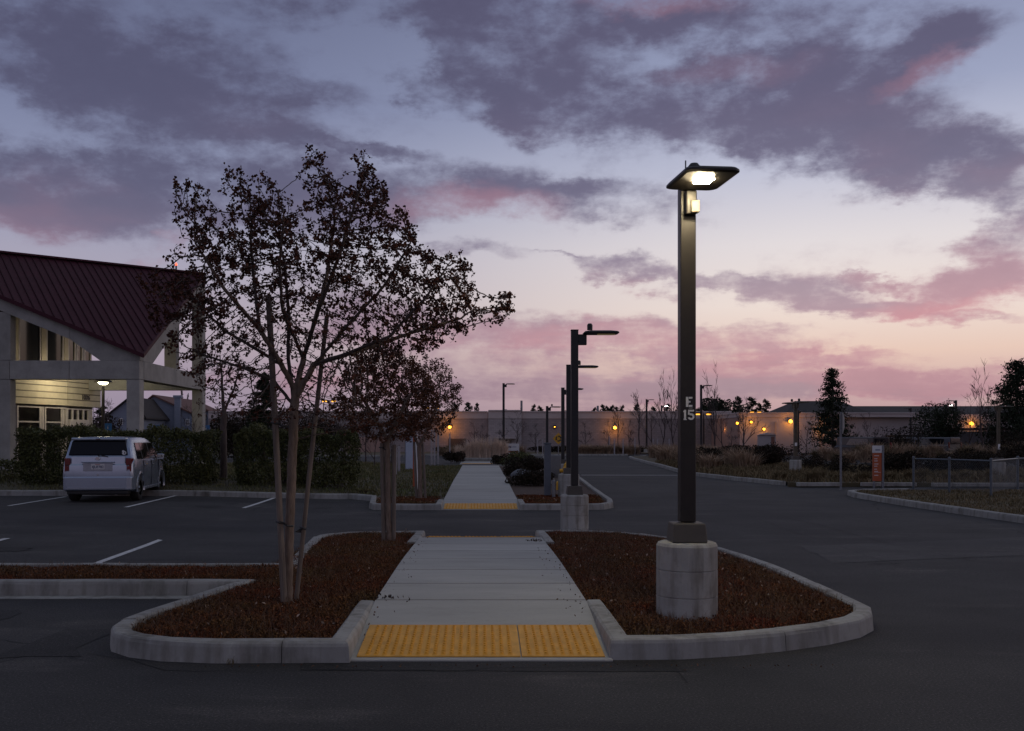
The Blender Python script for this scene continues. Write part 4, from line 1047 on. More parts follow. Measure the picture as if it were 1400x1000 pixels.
def diamond_sign():
    d = 84; x = gx(763.5, d); zc = fz_(600, d)
    t = thing('warning_sign', 'yellow diamond roundabout warning sign with curved black arrows', 'sign', (x, d, 0))
    MB().tube([(0, 0, 0), (0, 0, zc)], .04, 6).build('post', STEEL, t)
    s = .50
    p = MB().prism([(-s, zc), (0, zc - s), (s, zc), (0, zc + s)], 'y', -.07, -.045).build('sign_plate', mat('warning_yellow', (.62, .33, .02), .5, emit=None), t)
    for k in range(3):
        mb = MB()
        for i in range(5):
            a0, a1 = R(k * 120 + i * 15), R(k * 120 + i * 15 + 15)
            mb.prism([(r * math.cos(a), zc + r * math.sin(a)) for r, a in ((.15, a0), (.25, a0), (.25, a1), (.15, a1))], 'y', -.078, -.0705)
        a = R(k * 120 + 76); mb.prism([(.09 * math.cos(a), zc + .09 * math.sin(a)), (.31 * math.cos(a), zc + .31 * math.sin(a)), (.22 * math.cos(a + .45), zc + .22 * math.sin(a + .45))], 'y', -.078, -.0705)
        mb.build('arrow', BLACK, t)
diamond_sign()
def stop_sign():
    d = 31.8; x = gx(1149.5, d)
    t = thing('stop_sign', 'sign plate on a steel post turned almost edge-on at the kerb', 'sign', (x, d, .05), R(82))
    MB().box(-.03, .03, -.03, .03, -.1, 2.40).build('post', STEEL, t)
    oc = [(.36 * math.cos(R(22.5 + 45 * k)), 2.04 + .36 * math.sin(R(22.5 + 45 * k))) for k in range(8)]
    MB().prism(oc, 'y', -.045, -.035).build('sign_plate', mat('plain_sign_back', (.40, .37, .33), .5), t)
stop_sign()
def edge_sign():
    d = 30.5; x = gx(568, d); z = lawn_h(x, d)
    t = thing('directional_sign', 'narrow orange and white sign seen edge-on beside the leafy tree on the lawn', 'sign', (x, d, z - .05), R(80))
    MB().box(-.15, .15, -.03, .045, .15, 1.75).build('sign_panel', ORANGE, t)
    MB().box(-.16, -.10, -.10, -.031, -.1, 1.75).build('post', SIGNW, t)
    d = 46; x = gx(560.5, d)
    t = thing('pillar_sign', 'pale blue-white slab sign standing on the lawn behind the leafy tree', 'sign', (x, d, .05))
    MB().box(-.2, .2, -.08, .08, .02, 1.65).build('sign_panel', mat('pale_blue_sign', (.40, .46, .56), .5, var=.05), t, bevel=.01)
    MB().box(-.22, -.205, -.09, .09, -.1, 1.66).build('post', STEEL, t)
edge_sign()
BLUE = mat('accessible_blue', (.03, .16, .42), .5, var=.05)
def blue_sign(label, px, d, py=586):
    t = thing('accessible_parking_sign', label, 'sign', (gx(px, d), d, 0)); z = fz_(py, d)
    MB().tube([(0, 0, 0), (0, 0, z + .25)], .035, 6).build('post', STEEL, t)
    MB().box(-.19, .19, -.06, -.04, z - .24, z + .27).build('sign_plate', BLUE, t, bevel=.02)
    MB().lathe([(.02, 0), (.05, 0), (.05, .005), (.02, .005)], 10).build('symbol_head', SIGNW, t).location = (0, -.066, z + .15)
    MB().box(-.04, .0, -.066, -.061, z - .04, z + .10).build('symbol_body', SIGNW, t)
    MB().box(-.06, .10, -.066, -.061, z - .16, z - .12).build('symbol_chair', SIGNW, t)
blue_sign('blue accessible parking sign in front of the dark-roofed house', 148.5, 54)
blue_sign('blue accessible parking sign beside the small palm', 213.5, 56, 588)
blue_sign('blue accessible parking sign right of the tall back canopy column', 282.5, 58, 588)

FENCEM = mat('fence_steel', (.10, .12, .14), .5, .4, var=.2)
def fence():
    Pn = [Vector((gx(1249, 30.2), 30.2)), Vector((gx(1298, 29.0), 29.0)), Vector((gx(1355, 27.3), 27.3)), Vector((gx(1391.5, 30.6), 30.6)), Vector((19.5, 32.6)), Vector((22.4, 34.6))]
    t = thing('chain_link_fence', 'low grey chain-link fence with pipe rail around the verge', 'fence', (Pn[0].x, Pn[0].y, 0)); o = t.location; H = 1.02
    for i, p in enumerate(Pn):
        q = p - Vector(o[:2]); r = .036
        MB().tube([(q.x, q.y, 0), (q.x, q.y, H)], r, 10).build('post', FENCEM, t)
        MB().lathe([(r + .008, H + .001), (r + .006, H + .03), (.015, H + .05)], 10, (q.x, q.y, 0)).build('post_cap', FENCEM, t)
    for a, b in zip(Pn, Pn[1:]):
        a2, b2 = a - Vector(o[:2]), b - Vector(o[:2]); d = (b2 - a2).normalized()
        p, q = a2 + d * .04, b2 - d * .04
        MB().tube([(p.x, p.y, H - .03), (q.x, q.y, H - .03)], .024, 8).build('rail', FENCEM, t)
        L_ = (q - p).length; zb, zt = .12, H - .05; hh = zt - zb; mb = MB(); s = .075; w = .0020
        # woven diagonals, each wire bent at the weave
        n = int((L_ + hh) / s)
        for sg in (1, -1):
            for k in range(n + 1):
                u0 = k * s - hh; pts = []
                ua, ub = max(0, u0), min(L_, u0 + hh)
                if ub - ua < .03: continue
                za, zb2 = zb + (ua - u0), zb + (ub - u0)
                if sg < 0: za, zb2 = zt - (ua - u0), zt - (ub - u0)
                A = p + d * ua; Bq = p + d * ub
                mb.tube([(A.x, A.y, za), (Bq.x, Bq.y, zb2)], w, 3, False)
        ob = mb.build('wire_mesh', FENCEM, t, kind='stuff')
fence()
def misc():
    d = 26.9; x = gx(757.5, 27.6)
    # grey utility post, cabinet and bollard in the planting bed
    t = thing('utility_post', 'thick blue-grey steel post in the planting bed left of the lamp row', 'post', (gx(748.5, 27.3), 27.3, .05))
    MB().box(-.09, .09, -.09, .09, 0, 1.40).build('post_shaft', mat('blue_grey_steel', (.10, .115, .14), .5, .2, var=.1), t, bevel=.01)
    MB().box(-.105, .105, -.105, .105, 1.402, 1.44).build('post_cap', mat('blue_grey_steel', (.1, .1, .1)), t, bevel=.008)
    t = thing('electrical_cabinet', 'grey electrical cabinet standing beside the blue-grey post', 'cabinet', (gx(758.5, 34), 34, .05))
    cb = MB().box(-.2, .2, -.15, .15, .22, .98).build('cabinet_body', mat('cabinet_grey', (.15, .155, .16), .6), t, bevel=.015)
    MB().box(-.17, .17, -.166, -.152, .28, .93).build('door', mat('cabinet_grey', (.15, .15, .15)), t, bevel=.006)
    MB().box(-.17, .17, -.13, .13, -.05, .219).build('plinth', BASEC, t)
    t = thing('bollard', 'short round steel bollard at the front of the planting bed', 'bollard', (gx(757, 27.0), 27.0, .02))
    MB().lathe([(.05, 0), (.05, .42), (.043, .445), (.02, .455)], 14).build('post_shaft', STEEL, t)
    YEL = mat('hydrant_yellow', (.62, .33, .02), .5, var=.15)
    t = thing('fire_hydrant', 'yellow fire hydrant half hidden behind the lamp posts', 'hydrant', (gx(775, 33.5), 33.5, .12))
    MB().lathe([(.17, 0), (.17, .04), (.11, .05), (.105, .45), (.14, .46), (.14, .51), (.12, .53), (.10, .62), (.05, .67), (.03, .72)], 20).build('barrel', YEL, t, smooth=False)
    MB().tube([(-.24, 0, .40), (.24, 0, .40)], .065, 12).build('side_outlet', YEL, t); MB().tube([(0, -.2, .34), (0, 0, .34)], .09, 12).build('front_outlet', YEL, t)
    t = thing('yellow_valve_box', 'small yellow pipe valve low at the foot of the lamp posts', 'valve', (gx(766, 30.5), 30.5, .03))
    MB().tube([(-.08, 0, .0), (-.08, 0, .22), (.10, 0, .30)], .05, 10).build('pipe', YEL, t); MB().lathe([(.07, .30), (.07, .36)], 12, (.1, 0, 0)).build('handwheel', YEL, t)
    t = thing('boulder', 'pale grey boulder among the dark shrubs right of the walkway', 'rock', (gx(716, 36.5), 36.5, .12))
    bm = bmesh.new(); bmesh.ops.create_icosphere(bm, subdivisions=3, radius=.4); rr = random.Random(5)
    from mathutils import noise
    for v in bm.verts: v.co *= 1 + .35 * noise.noise(v.co * 2.2); v.co.z *= .62; v.co.x *= 1.25
    me = bpy.data.meshes.new('stone'); bm.to_mesh(me); bm.free(); o = link_mesh('stone', me, mat('boulder_stone', (.13, .14, .16), .9, var=.25, bump=.5), t); o.location.z = .12
    # concrete pad box inside the fence
    t = thing('concrete_footing', 'bare concrete footing with a steel cover behind the fence', 'footing', (gx(1365, 38), 38, .08))
    MB().lathe([(.26, -.1), (.26, .60), (.24, .62)], 28).build('footing', BASEC, t); MB().box(-.15, .15, -.15, .15, .621, .78).build('cover', mat('base_cover_paint', (.1, .1, .1)), t, bevel=.01)
misc()

# ================================================================== CAR
def boolean_cut(ob, cutter):
    m = ob.modifiers.new('cut', 'BOOLEAN'); m.operation = 'DIFFERENCE'; m.object = cutter; m.solver = 'EXACT'
    dg = bpy.context.evaluated_depsgraph_get(); me = bpy.data.meshes.new_from_object(ob.evaluated_get(dg))
    ob.modifiers.clear(); ob.data = me; bpy.data.objects.remove(cutter)
def car():
    SILV = mat('silver_car_paint', (.34, .40, .49), .22, .65, var=.03, spec=.6); 
    CG = mat('tinted_car_glass', (.006, .006, .008), .08, spec=.22, var=.05)
    RED = mat('tail_light_red', (.13, .006, .008), .18, var=.2, scale=12, spec=.7); CHR = mat('chrome', (.6, .6, .62), .15, 1.0, var=.03)
    SEAM = mat('panel_gap', (.02, .02, .022), .7)
    t = thing('parked_car', 'silver boxy hatchback car parked rear-out against the hedge', 'car', (-9.63, 25.05, zg(-9.7, 26)), R(6.5))
    L_ = 4.25
    # stations: y, bottom z, belt z, roof z, half widths at sill / mid / belt / roof edge
    st = [(0.00, .36, .92, .93, .76, .80, .76, .70), (.05, .28, .97, .99, .82, .86, .83, .74), (.13, .25, 1.02, 1.40, .845, .875, .85, .72),
          (.24, .24, 1.04, 1.60, .855, .88, .86, .70), (.45, .24, 1.05, 1.635, .86, .88, .865, .70), (1.2, .22, 1.04, 1.645, .86, .88, .865, .70), (2.1, .22, 1.02, 1.635, .86, .88, .865, .69),
          (2.75, .22, 1.01, 1.58, .86, .88, .86, .66), (3.12, .22, 1.00, 1.22, .86, .88, .855, .70), (3.30, .22, .99, 1.02, .86, .88, .85, .74), (3.7, .22, .94, .965, .85, .87, .82, .72), (4.05, .24, .84, .87, .82, .84, .77, .66), (4.2, .30, .72, .74, .74, .76, .70, .60), (4.25, .38, .62, .63, .66, .68, .64, .55)]
    vs = []; fs = []
    for (y, zb, zl, zr, ws, wm, wb, wr) in st:
        zs_ = zb + .10; zm = zb + (zl - zb) * .55
        half = [(ws * .80, zb), (ws, zs_), (wm, zm), (wb, zl), (wb + (wr - wb) * .12, zl + (zr - zl) * .10), (wr + .035, zr - (zr - zl) * .16), (wr - .02, zr - (zr - zl) * .035), (wr - .12, zr), (wr * .4, zr + .008)]
        vs += [(x, y, z) for x, z in half] + [(-x, y, z) for x, z in half[::-1]]
    K = 18
    for i in range(len(st) - 1):
        b = i * K; fs += [(b + k, b + K + k, b + K + (k + 1) % K, b + (k + 1) % K) for k in range(K)]
    fs += [tuple(range(K)), tuple(range((len(st) - 1) * K, len(st) * K))[::-1]]
    body = MB().add(vs, fs).build('body', SILV, t, smooth=False)
    bm = bmesh.new(); bm.from_mesh(body.data); bmesh.ops.recalc_face_normals(bm, faces=bm.faces[:]); bm.to_mesh(body.data); bm.free()
    bv = body.modifiers.new('b', 'BEVEL'); bv.width = .022; bv.segments = 3; bv.limit_method = 'ANGLE'; bv.angle_limit = R(24)
    dg = bpy.context.evaluated_depsgraph_get(); body.data = bpy.data.meshes.new_from_object(body.evaluated_get(dg)); body.modifiers.clear()
    wy = (.78, 3.38); rw = .325
    c = MB()
    for y in wy:
        for s in (-1, 1):
            c.add(*cyl_x(s * .70, s * 1.0, y, .325, .385))
    cut = c.build('cut', None, t); boolean_cut(body, cut)
    for p in body.data.polygons: p.use_smooth = True
    try: body.data.set_sharp_from_angle(angle=R(38))
    except Exception: pass
    MB().box(-.62, .62, .3, 3.9, .17, .30).build('underbody', BLACK, t)
    # flared arches
    for y in wy:
        for s in (-1, 1):
            mb = MB(); n = 14; pr = []
            for i in range(n + 1):
                a = R(-12 + 204 * i / n)
                for rr_, xx in ((.375, .70), (.375, .895), (.395, .90), (.45, .872)): pr.append((s * xx, y + rr_ * math.cos(a), max(.22, .325 + rr_ * math.sin(a))))
            f2_ = [(i * 4 + k, i * 4 + k + 1, i * 4 + 5 + k, i * 4 + 4 + k) for i in range(n) for k in range(3)]
            mb.add(pr, [f if s > 0 else f[::-1] for f in f2_]).build('wheel_arch', SILV, t, smooth=True)
            w = MB(); w.v, w.f = [], []
            prof = [(.19, -.10), (.305, -.105), (.322, -.085), (.325, 0), (.322, .085), (.305, .105), (.19, .10)]
            N_ = 28; vv = []; ff = []
            for r_, x_ in prof:
                for k in range(N_): a = 2 * PI * k / N_; vv.append((x_, r_ * math.cos(a), r_ * math.sin(a)))
            for i in range(len(prof) - 1): ff += [(i * N_ + k, i * N_ + (k + 1) % N_, (i + 1) * N_ + (k + 1) % N_, (i + 1) * N_ + k) for k in range(N_)]
            wh = w.add(vv, ff).build('wheel', RUBBER, t, smooth=True, loc=(s * .765, y, .325))
            MB().add(*cyl_x(-.05, .05, 0, 0, .205)).build('hub', mat('dark_wheel', (.05, .05, .052), .5, .5), wh)
            sp = MB()
            for k in range(5):
                a = 2 * PI * k / 5 + .3; u = Vector((0, math.cos(a), math.sin(a))); v = Vector((0, -math.sin(a), math.cos(a)))
                xo = s * .052
                q = [u * .03 - v * .03, u * .195 - v * .022, u * .195 + v * .022, u * .03 + v * .03]
                sp.add([p_ + Vector((xo, 0, 0)) for p_ in q] + [p_ + Vector((xo + s * .03, 0, 0)) for p_ in q], [(3, 2, 1, 0), (4, 5, 6, 7), (0, 1, 5, 4), (1, 2, 6, 5), (2, 3, 7, 6), (3, 0, 4, 7)])
            sp.add(*cyl_x(s * .05, s * .095, 0, 0, .05)); sp.build('rim', CHR, wh)
    # rear glass, gate, bumper
    def rearq(n, x0, x1, z0, z1, m, out=.012, x0t=None, x1t=None, par=None, bev=.01):
        yb = lambda z: .055 + (z - .97) * (.125 - .055) / .43 if z > .97 else .055 - (.97 - z) * .04
        def yy(z): return (.06 if z < 1.0 else .06 + (z - 1.0) * .19) - out
        a0, a1 = x0t if x0t is not None else x0, x1t if x1t is not None else x1
        p = [(x0, yy(z0), z0), (x1, yy(z0), z0), (a1, yy(z1), z1), (a0, yy(z1), z1)]
        return MB().add(p + [(x, y + .05, z) for x, y, z in p], [(0, 1, 2, 3), (7, 6, 5, 4), (4, 5, 1, 0), (5, 6, 2, 1), (6, 7, 3, 2), (7, 4, 0, 3)]).build(n, m, par or t, bevel=bev)
    gate = rearq('tailgate', -.665, .665, .655, 1.165, SILV, .055, bev=.03)
    rg = rearq('rear_window', -.735, .715, 1.175, 1.545, CG, .034, -.655, .645, bev=.03)
    sp_ = MB().box(-.66, .66, .04, .36, 1.555, 1.625).build('roof_spoiler', SILV, t, bevel=.025)
    MB().box(-.05, .05, .035, .05, 1.575, 1.60).build('brake_light', mat('dark_red_lens', (.05, .004, .004), .2), sp_)
    bp = MB().prism([(-.83, -.04), (-.72, -.10), (.72, -.10), (.83, -.04), (.885, .22), (.80, .25), (-.80, .25), (-.885, .22)], 'z', .30, .645).build('bumper', SILV, t, bevel=.03, seg=3)
    MB().box(-.70, .70, -.108, -.06, .345, .362).build('bumper_crease', CHR, bp, bevel=.004)
    MB().box(-.74, .74, -.05, .3, .20, .299).build('bumper_valance', BLACK, t, bevel=.02)
    rf = MB().lathe([(.02, 0), (.05, 0), (.05, .006), (.02, .006)], 14).build('tow_cover', SILV, bp); rf.rotation_euler = (R(90), 0, 0); rf.location = (-.70, -.101, .47)
    MB().tube([(.45, -.02, .22), (.45, .3, .22)], .035, 10).build('exhaust', CHR, t)
    rearq('gap_line', -.68, .68, .646, .656, SEAM, .052, bev=0)
    for s in (-1, 1):
        xa, xb = (s * .672, s * .835); x0, x1 = min(xa, xb), max(xa, xb)
        tl = MB().prism([(x0, .0), (x1, .0) if s < 0 else (x1 - .02, .0), (x1, .16) if s > 0 else (x1, .06), (x0, .06) if s > 0 else (x0 + .0, .16)] if False else [(x0 if s > 0 else x0 + .03, .0), (x1 if s < 0 else x1 - .03, .0), (x1 + (.012 if s > 0 else 0), .16), (x0 - (.012 if s < 0 else 0), .16)], 'z', .76, 1.11).build('tail_light', RED, t, bevel=.02)
        MB().box(x0 + .03, x1 - .03, -.006, .02, .925, .948).build('lens_divider', mat('dark_red_lens', (.05, .004, .004), .2), tl)
        MB().box(x0 + .035, x1 - .035, -.006, .02, .82, .905).build('reverse_lens', mat('red_lens_light', (.16, .012, .012), .2), tl)
    pr = MB().box(-.36, .36, -.004, .05, .775, .985).build('plate_recess', mat('silver_shade_paint', (.34, .35, .39), .4, .5), gate, bevel=.012)
    pl = MB().box(-.165, .165, -.014, -.005, .825, .965).build('licence_plate', mat('plate_white', (.60, .60, .60), .5, var=.03), t, bevel=.004)
    text('plate_number', '4JUF782', .092, mat('plate_blue', (.02, .03, .10), .5), pl, (0, -.0145, .885), bold=.002, ext=.0006, sx=.92)
    MB().box(-.06, .06, -.0152, -.0142, .942, .954).build('plate_header', mat('plate_red', (.35, .05, .05), .5), pl)
    gh = MB().box(-.40, .40, -.03, .03, .995, 1.02).build('gate_garnish', SILV, gate, bevel=.01)
    em = MB().lathe([(.02, 0), (.055, 0), (.06, .006), (.052, .012), (.02, .012)], 18).build('emblem', CHR, gate); em.rotation_euler = (R(90), 0, 0); em.location = (-.01, .012, 1.10); em.scale = (1.05, .75, 1)
    MB().tube([(0, .025, 1.16), (.05, .02, 1.19), (.24, .02, 1.14)], .012, 6).build('wiper', BLACK, rg)
    MB().box(-.02, .012, -.012, .0, .67, .71).build('gate_latch_glint', CHR, gate)
    MB().box(.44, .57, .002, .010, .70, .715).build('model_script', CHR, gate)
    st_ = text('window_decal', 'S', .12, SIGNW, rg, (.600, .062, 1.255), (R(79.3), 0, 0), .006, .0008); text('window_decal', 'D', .12, SIGNW, rg, (.632, .058, 1.235), (R(79.3), 0, 0), .006, .0008)
    # side glazing and trim
    for s in (-1, 1):
        wb, wt = .868, .752
        def side(n, ya, yb_, yat, ybt, m, z0=1.075, z1=1.50, out=.008):
            p = [(s * (wb + out), ya, z0), (s * (wb + out), yb_, z0), (s * (wt + out), ybt, z1), (s * (wt + out), yat, z1)]
            q = [(x - s * .04, y, z) for x, y, z in p]; f = [(0, 1, 2, 3), (7, 6, 5, 4), (4, 5, 1, 0), (5, 6, 2, 1), (6, 7, 3, 2), (7, 4, 0, 3)]
            return MB().add(p + q, f if s > 0 else [k[::-1] for k in f]).build(n, m, t, bevel=.006)
        side('side_window', .50, 1.02, .58, 1.02, CG); side('side_window', 1.07, 1.93, 1.07, 1.90, CG); side('side_window', 1.99, 2.92, 1.96, 2.52, CG)
        side('pillar_trim', 1.022, 1.068, 1.022, 1.068, BLACK, out=.006); side('pillar_trim', 1.932, 1.988, 1.902, 1.958, BLACK, out=.006)
        for y in (1.12, 2.05, 3.0):
            MB().box(min(s * .862, s * .886), max(s * .862, s * .886), y, y + .008, .36, 1.03).build('door_gap', SEAM, t)
        for y in (1.18, 2.12):
            MB().box(min(s * .875, s * .915), max(s * .875, s * .915), y, y + .17, .90, .93).build('door_handle', CHR, t, bevel=.01)
        mi = MB().box(min(s * .88, s * 1.07), max(s * .88, s * 1.07), 2.72, 2.86, 1.02, 1.18).build('side_mirror', SILV, t, bevel=.035, seg=3)
        MB().box(min(s * .90, s * 1.055), max(s * .90, s * 1.055), 2.712, 2.722, 1.035, 1.165).build('mirror_glass', mat('mirror_glass', (.4, .45, .48), .03, 1.0), mi)
        MB().box(min(s * .855, s * .893), max(s * .855, s * .893), 1.22, 2.95, .27, .335).build('side_skirt', SILV, t, bevel=.015)
        hl = MB().box(min(s * .52, s * .76), max(s * .52, s * .76), 4.0, 4.16, .66, .80).build('headlight', mat('headlight_lens', (.5, .5, .52), .1), t, bevel=.03)
    wsd = MB().add([(-.70, 3.16, 1.14), (.70, 3.16, 1.14), (.60, 2.80, 1.53), (-.60, 2.80, 1.53), (-.70, 3.10, 1.12), (.70, 3.10, 1.12), (.60, 2.74, 1.51), (-.60, 2.74, 1.51)], [(0, 1, 2, 3), (7, 6, 5, 4), (4, 5, 1, 0), (5, 6, 2, 1), (6, 7, 3, 2), (7, 4, 0, 3)]).build('windscreen', CG, t)
    MB().tube([(.0, .42, 1.645), (.0, .30, 1.80)], .006, 5).build('antenna', BLACK, t)
def cyl_x(x0, x1, y, z, r, n=24):
    if x0 > x1: x0, x1 = x1, x0
    v = [(x, y + r * math.cos(2 * PI * k / n), z + r * math.sin(2 * PI * k / n)) for x in (x0, x1) for k in range(n)]
    return v, [tuple(range(n))[::-1], tuple(range(n, 2 * n))] + [(k, (k + 1) % n, n + (k + 1) % n, n + k) for k in range(n)]
car()
def far_car(label, px, d, m, rz, zs=1.0):
    t = thing('parked_car', label, 'car', (gx(px, d), d, .02), rz)
    b = MB().prism([(-.88, .35), (.88, .35), (.90, .62), (.88, .98), (.72, 1.05), (.66, 1.62), (.60, 1.70), (-.60, 1.70), (-.66, 1.62), (-.72, 1.05), (-.88, .98), (-.90, .62)], 'y', 0, 4.5).build('body', m, t, bevel=.05)
    MB().box(-.62, .62, -.03, .03, 1.10, 1.58).build('rear_window', GLASS, t, bevel=.02)
    for s in (-1, 1):
        MB().box(min(s * .70, s * .86), max(s * .70, s * .86), -.04, .05, .80, 1.30).build('tail_light', mat('tail_light_red', (.2, .01, .01)), t, bevel=.02)
        for y in (.8, 3.6): MB().add(*cyl_x(s * .66, s * .88, y, .35, .35)).build('wheel', RUBBER, t)
        p = [(s * .735, .5, 1.10), (s * .735, 3.2, 1.10), (s * .68, 2.8, 1.58), (s * .68, .6, 1.58)]
        MB().add(p + [(x - s * .03, y, z) for x, y, z in p], [(0, 1, 2, 3), (7, 6, 5, 4), (4, 5, 1, 0), (5, 6, 2, 1), (6, 7, 3, 2), (7, 4, 0, 3)]).build('side_window', GLASS, t)
    MB().box(-.8, .8, -.08, .1, .38, .62).build('bumper', BLACK, t, bevel=.03)
far_car('dark car parked just behind the orange directional sign', 1205, 72, mat('dark_car_paint', (.015, .013, .015), .3, .2), R(14))
far_car('silver car parked beyond the fence below the round tree', 1306, 84, mat('silver_far_paint', (.10, .105, .12), .35, .4), R(28))

# ================================================================== VEGETATION
def colonize(att, nodes, parents, step, infl, kill, iters=160, up=0.0, rng=None):
    nodes = [np.array(n, float) for n in nodes]; parents = list(parents)
    att = np.asarray(att, float); P = np.array(nodes)
    D = np.linalg.norm(att[:, None] - P[None], axis=2); near = D.argmin(1); dist = D.min(1)
    for _ in range(iters):
        m = dist < infl
        if not m.any(): break
        dirs = {}
        A = att[m]; nr = near[m]
        V = A - P[nr]; V /= np.linalg.norm(V, axis=1)[:, None] + 1e-9
        acc = np.zeros((len(P), 3)); np.add.at(acc, nr, V); cnt = np.bincount(nr, minlength=len(P))
        idx = np.nonzero(cnt)[0]; newp = []; newpar = []
        for i in idx:
            d = acc[i] / cnt[i]; d[2] += up; d += rng.normal(size=3) * .10
            l = np.linalg.norm(d)
            if l < 1e-6: continue
            newp.append(P[i] + d / l * step); newpar.append(i)
        if not newp: break
        NP = np.array(newp); b = len(P); P = np.concatenate([P, NP]); parents += newpar
        D2 = np.linalg.norm(att[:, None] - NP[None], axis=2); mn = D2.min(1); better = mn < dist
        near[better] = b + D2.argmin(1)[better]; dist[better] = mn[better]
        keep = dist > kill; att = att[keep]; near = near[keep]; dist = dist[keep]
        if len(att) == 0 or len(P) > 14000: break
    return P, parents
def limb_mesh(P, parents, r_tip, r_base, expn=2.35, split_r=None):
    n = len(P); ch = [[] for _ in range(n)]
    for i, p in enumerate(parents):
        if p is not None and p >= 0: ch[p].append(i)
    rad = np.zeros(n)
    order = list(range(n))[::-1]
    # children always have larger index than parents
    for i in order:
        rad[i] = r_tip if not ch[i] else sum(rad[c] ** expn for c in ch[i]) ** (1 / expn)
    k = r_base / rad[0]
    # rescale thick wood towards the wanted base radius, keep tips
    g = math.log(r_base / r_tip) / math.log(max(rad[0] / r_tip, 1.01))
    rad = r_tip * (rad / r_tip) ** g
    thick, thin = MB(), MB()
    stack = [0]; chains = []
    while stack:
        s = stack.pop(); c = [parents[s]] if parents[s] is not None and parents[s] >= 0 else []
        c.append(s); cur = s
        while ch[cur]:
            nx = max(ch[cur], key=lambda q: rad[q])
            for q in ch[cur]:
                if q != nx: stack.append(q)
            c.append(nx); cur = nx
        if len(c) > 1: chains.append(c)
    for c in chains:
        rs = [float(rad[i]) for i in c]
        if parents[c[1]] == c[0] and len(c) > 1: rs[0] = min(rs[0], rs[1] * 1.15) if c[0] != 0 else rs[0]
        big = rs[0] > (split_r or .02)
        (thick if big else thin).tube([P[i] for i in c], rs, 9 if rs[0] > .03 else (5 if rs[0] > .008 else 3), False)
    return thick, thin, rad, ch
def px_crown(poly, n, d, thick, rng, base_xyz, keep=None):
    pts = scatter(poly, n, rng); lo = np.array(poly).min(0); hi = np.array(poly).max(0)
    c = (lo + hi) / 2; q = (pts - c) / ((hi - lo) / 2)
    rr = np.sqrt(np.clip(1.05 - (q ** 2).sum(1) * .75, .08, 1))
    dy = np.clip(rng.normal(size=n) * .55, -1, 1) * thick * rr
    X = (pts[:, 0] - CX) * d / F; Z = EYE + (HZ - pts[:, 1]) * d / F
    return np.stack([X, d + dy, Z], 1) - np.array(base_xyz)
def ntrunk_top(nodes): return 0 if len(nodes) < 3 else int(np.argmin([abs(q[2] - 1.75) + abs(q[0]) for q in nodes]))
def leafy_tree(label, base, trunk, polys, n_att, thick, seed, r_base, step, kill, infl, leaf, nleaf, leafm=WLEAF, barkm=BARK, name='deciduous_tree', tip=.0028, extra=None, maxr=.008, spread=1.0, group=None, outer=None):
    rng = np.random.default_rng(seed); d = base[1]
    t = thing(name, label, 'tree', base, 0, group)
    att = np.concatenate([px_crown(p, int(n_att * w), d, thick, rng, base) for p, w in polys])
    nodes = []; par = []
    # trunk: list of polylines in photograph columns/rows at the tree's own distance, optional depth
    for pi, (start, pl) in enumerate(trunk):
        pts = [Vector(((px - CX) * d / F - base[0], dy, EYE + (HZ - py) * d / F - base[2])) for px, py, dy in pl]
        prev = None
        if start is None: nodes.append(np.array(pts[0])); par.append(-1); prev = 0
        else:
            prev = int(np.argmin([np.linalg.norm(q - np.array(pts[0])) for q in nodes]))
        for a, b in zip(pts, pts[1:]):
            m = max(1, int((b - a).length / (step * 1.2)))
            for k in range(m):
                q = np.array(a + (b - a) * (k + 1) / m) + rng.normal(size=3) * step * .06; nodes.append(q); par.append(prev); prev = len(nodes) - 1
    ntr = len(nodes)
    P, parents = colonize(att, nodes, par, step, infl, kill, rng=rng, up=.05)
    thickm, thin, rad, ch = limb_mesh(P, parents, tip, r_base, split_r=r_base * .66)
    thickm.build('trunk', barkm, t, smooth=True)
    thin.build('branches', barkm if barkm is DBARK else DBARK, t, smooth=True)  # branches take the darker bark, painting in the shade inside the crown
    # leaves hang in small bunches at the twig ends
    twigs = np.nonzero((rad < maxr) & (np.arange(len(P)) >= ntr))[0]
    w = np.where([len(ch[i]) == 0 for i in twigs], 4.0, 1.0)
    if outer: w = w * np.clip(np.linalg.norm(P[twigs] - P[ntrunk_top(nodes)], axis=1) / outer, .06, 1.0) ** 2.0
    w = w / w.sum()
    cl = rng.choice(twigs, nleaf // 3, p=w)
    base_p = P[cl] + rng.normal(size=(len(cl), 3)) * leaf * .55 * spread
    Pn = np.repeat(base_p, 3, 0) + rng.normal(size=(len(cl) * 3, 3)) * leaf * .42
    V, Q = leaves(Pn, leaf, rng, asp=.85)
    o = link_mesh('crown', np_mesh('crown', V, Q), leafm, t, 'stuff')
    return t
def stake(label, a, b, d, r=.028, ties=(), dy=0., group='tree stakes'):
    """wood stake between two photograph points at distance d"""
    A, B = at(a[0], d + dy, a[1]), at(b[0], d + dy, b[1]); A.z = zg(A.x, A.y) + .03
    t = thing('tree_stake', label, 'stake', A, 0, group)
    MB().tube([(0, 0, -.1), (B - A) * .5, B - A], [r, r * .97, r * .93], 10).build('post', STAKE, t)
    for py, wd in ties:
        k = (a[1] - py) / (a[1] - b[1]); c = (B - A) * k
        MB().tube([c + Vector((-r - .006, 0, .005)), c + Vector((0, -r - .01, .0)), c + Vector((r + .005, -.012, -.008)), c + Vector((wd * .6, -.01, -.018)), c + Vector((wd, -.045, -.03)), c + Vector((wd + .04, .0, -.035))], .010, 6).build('tie', BLACK, t)
    return t

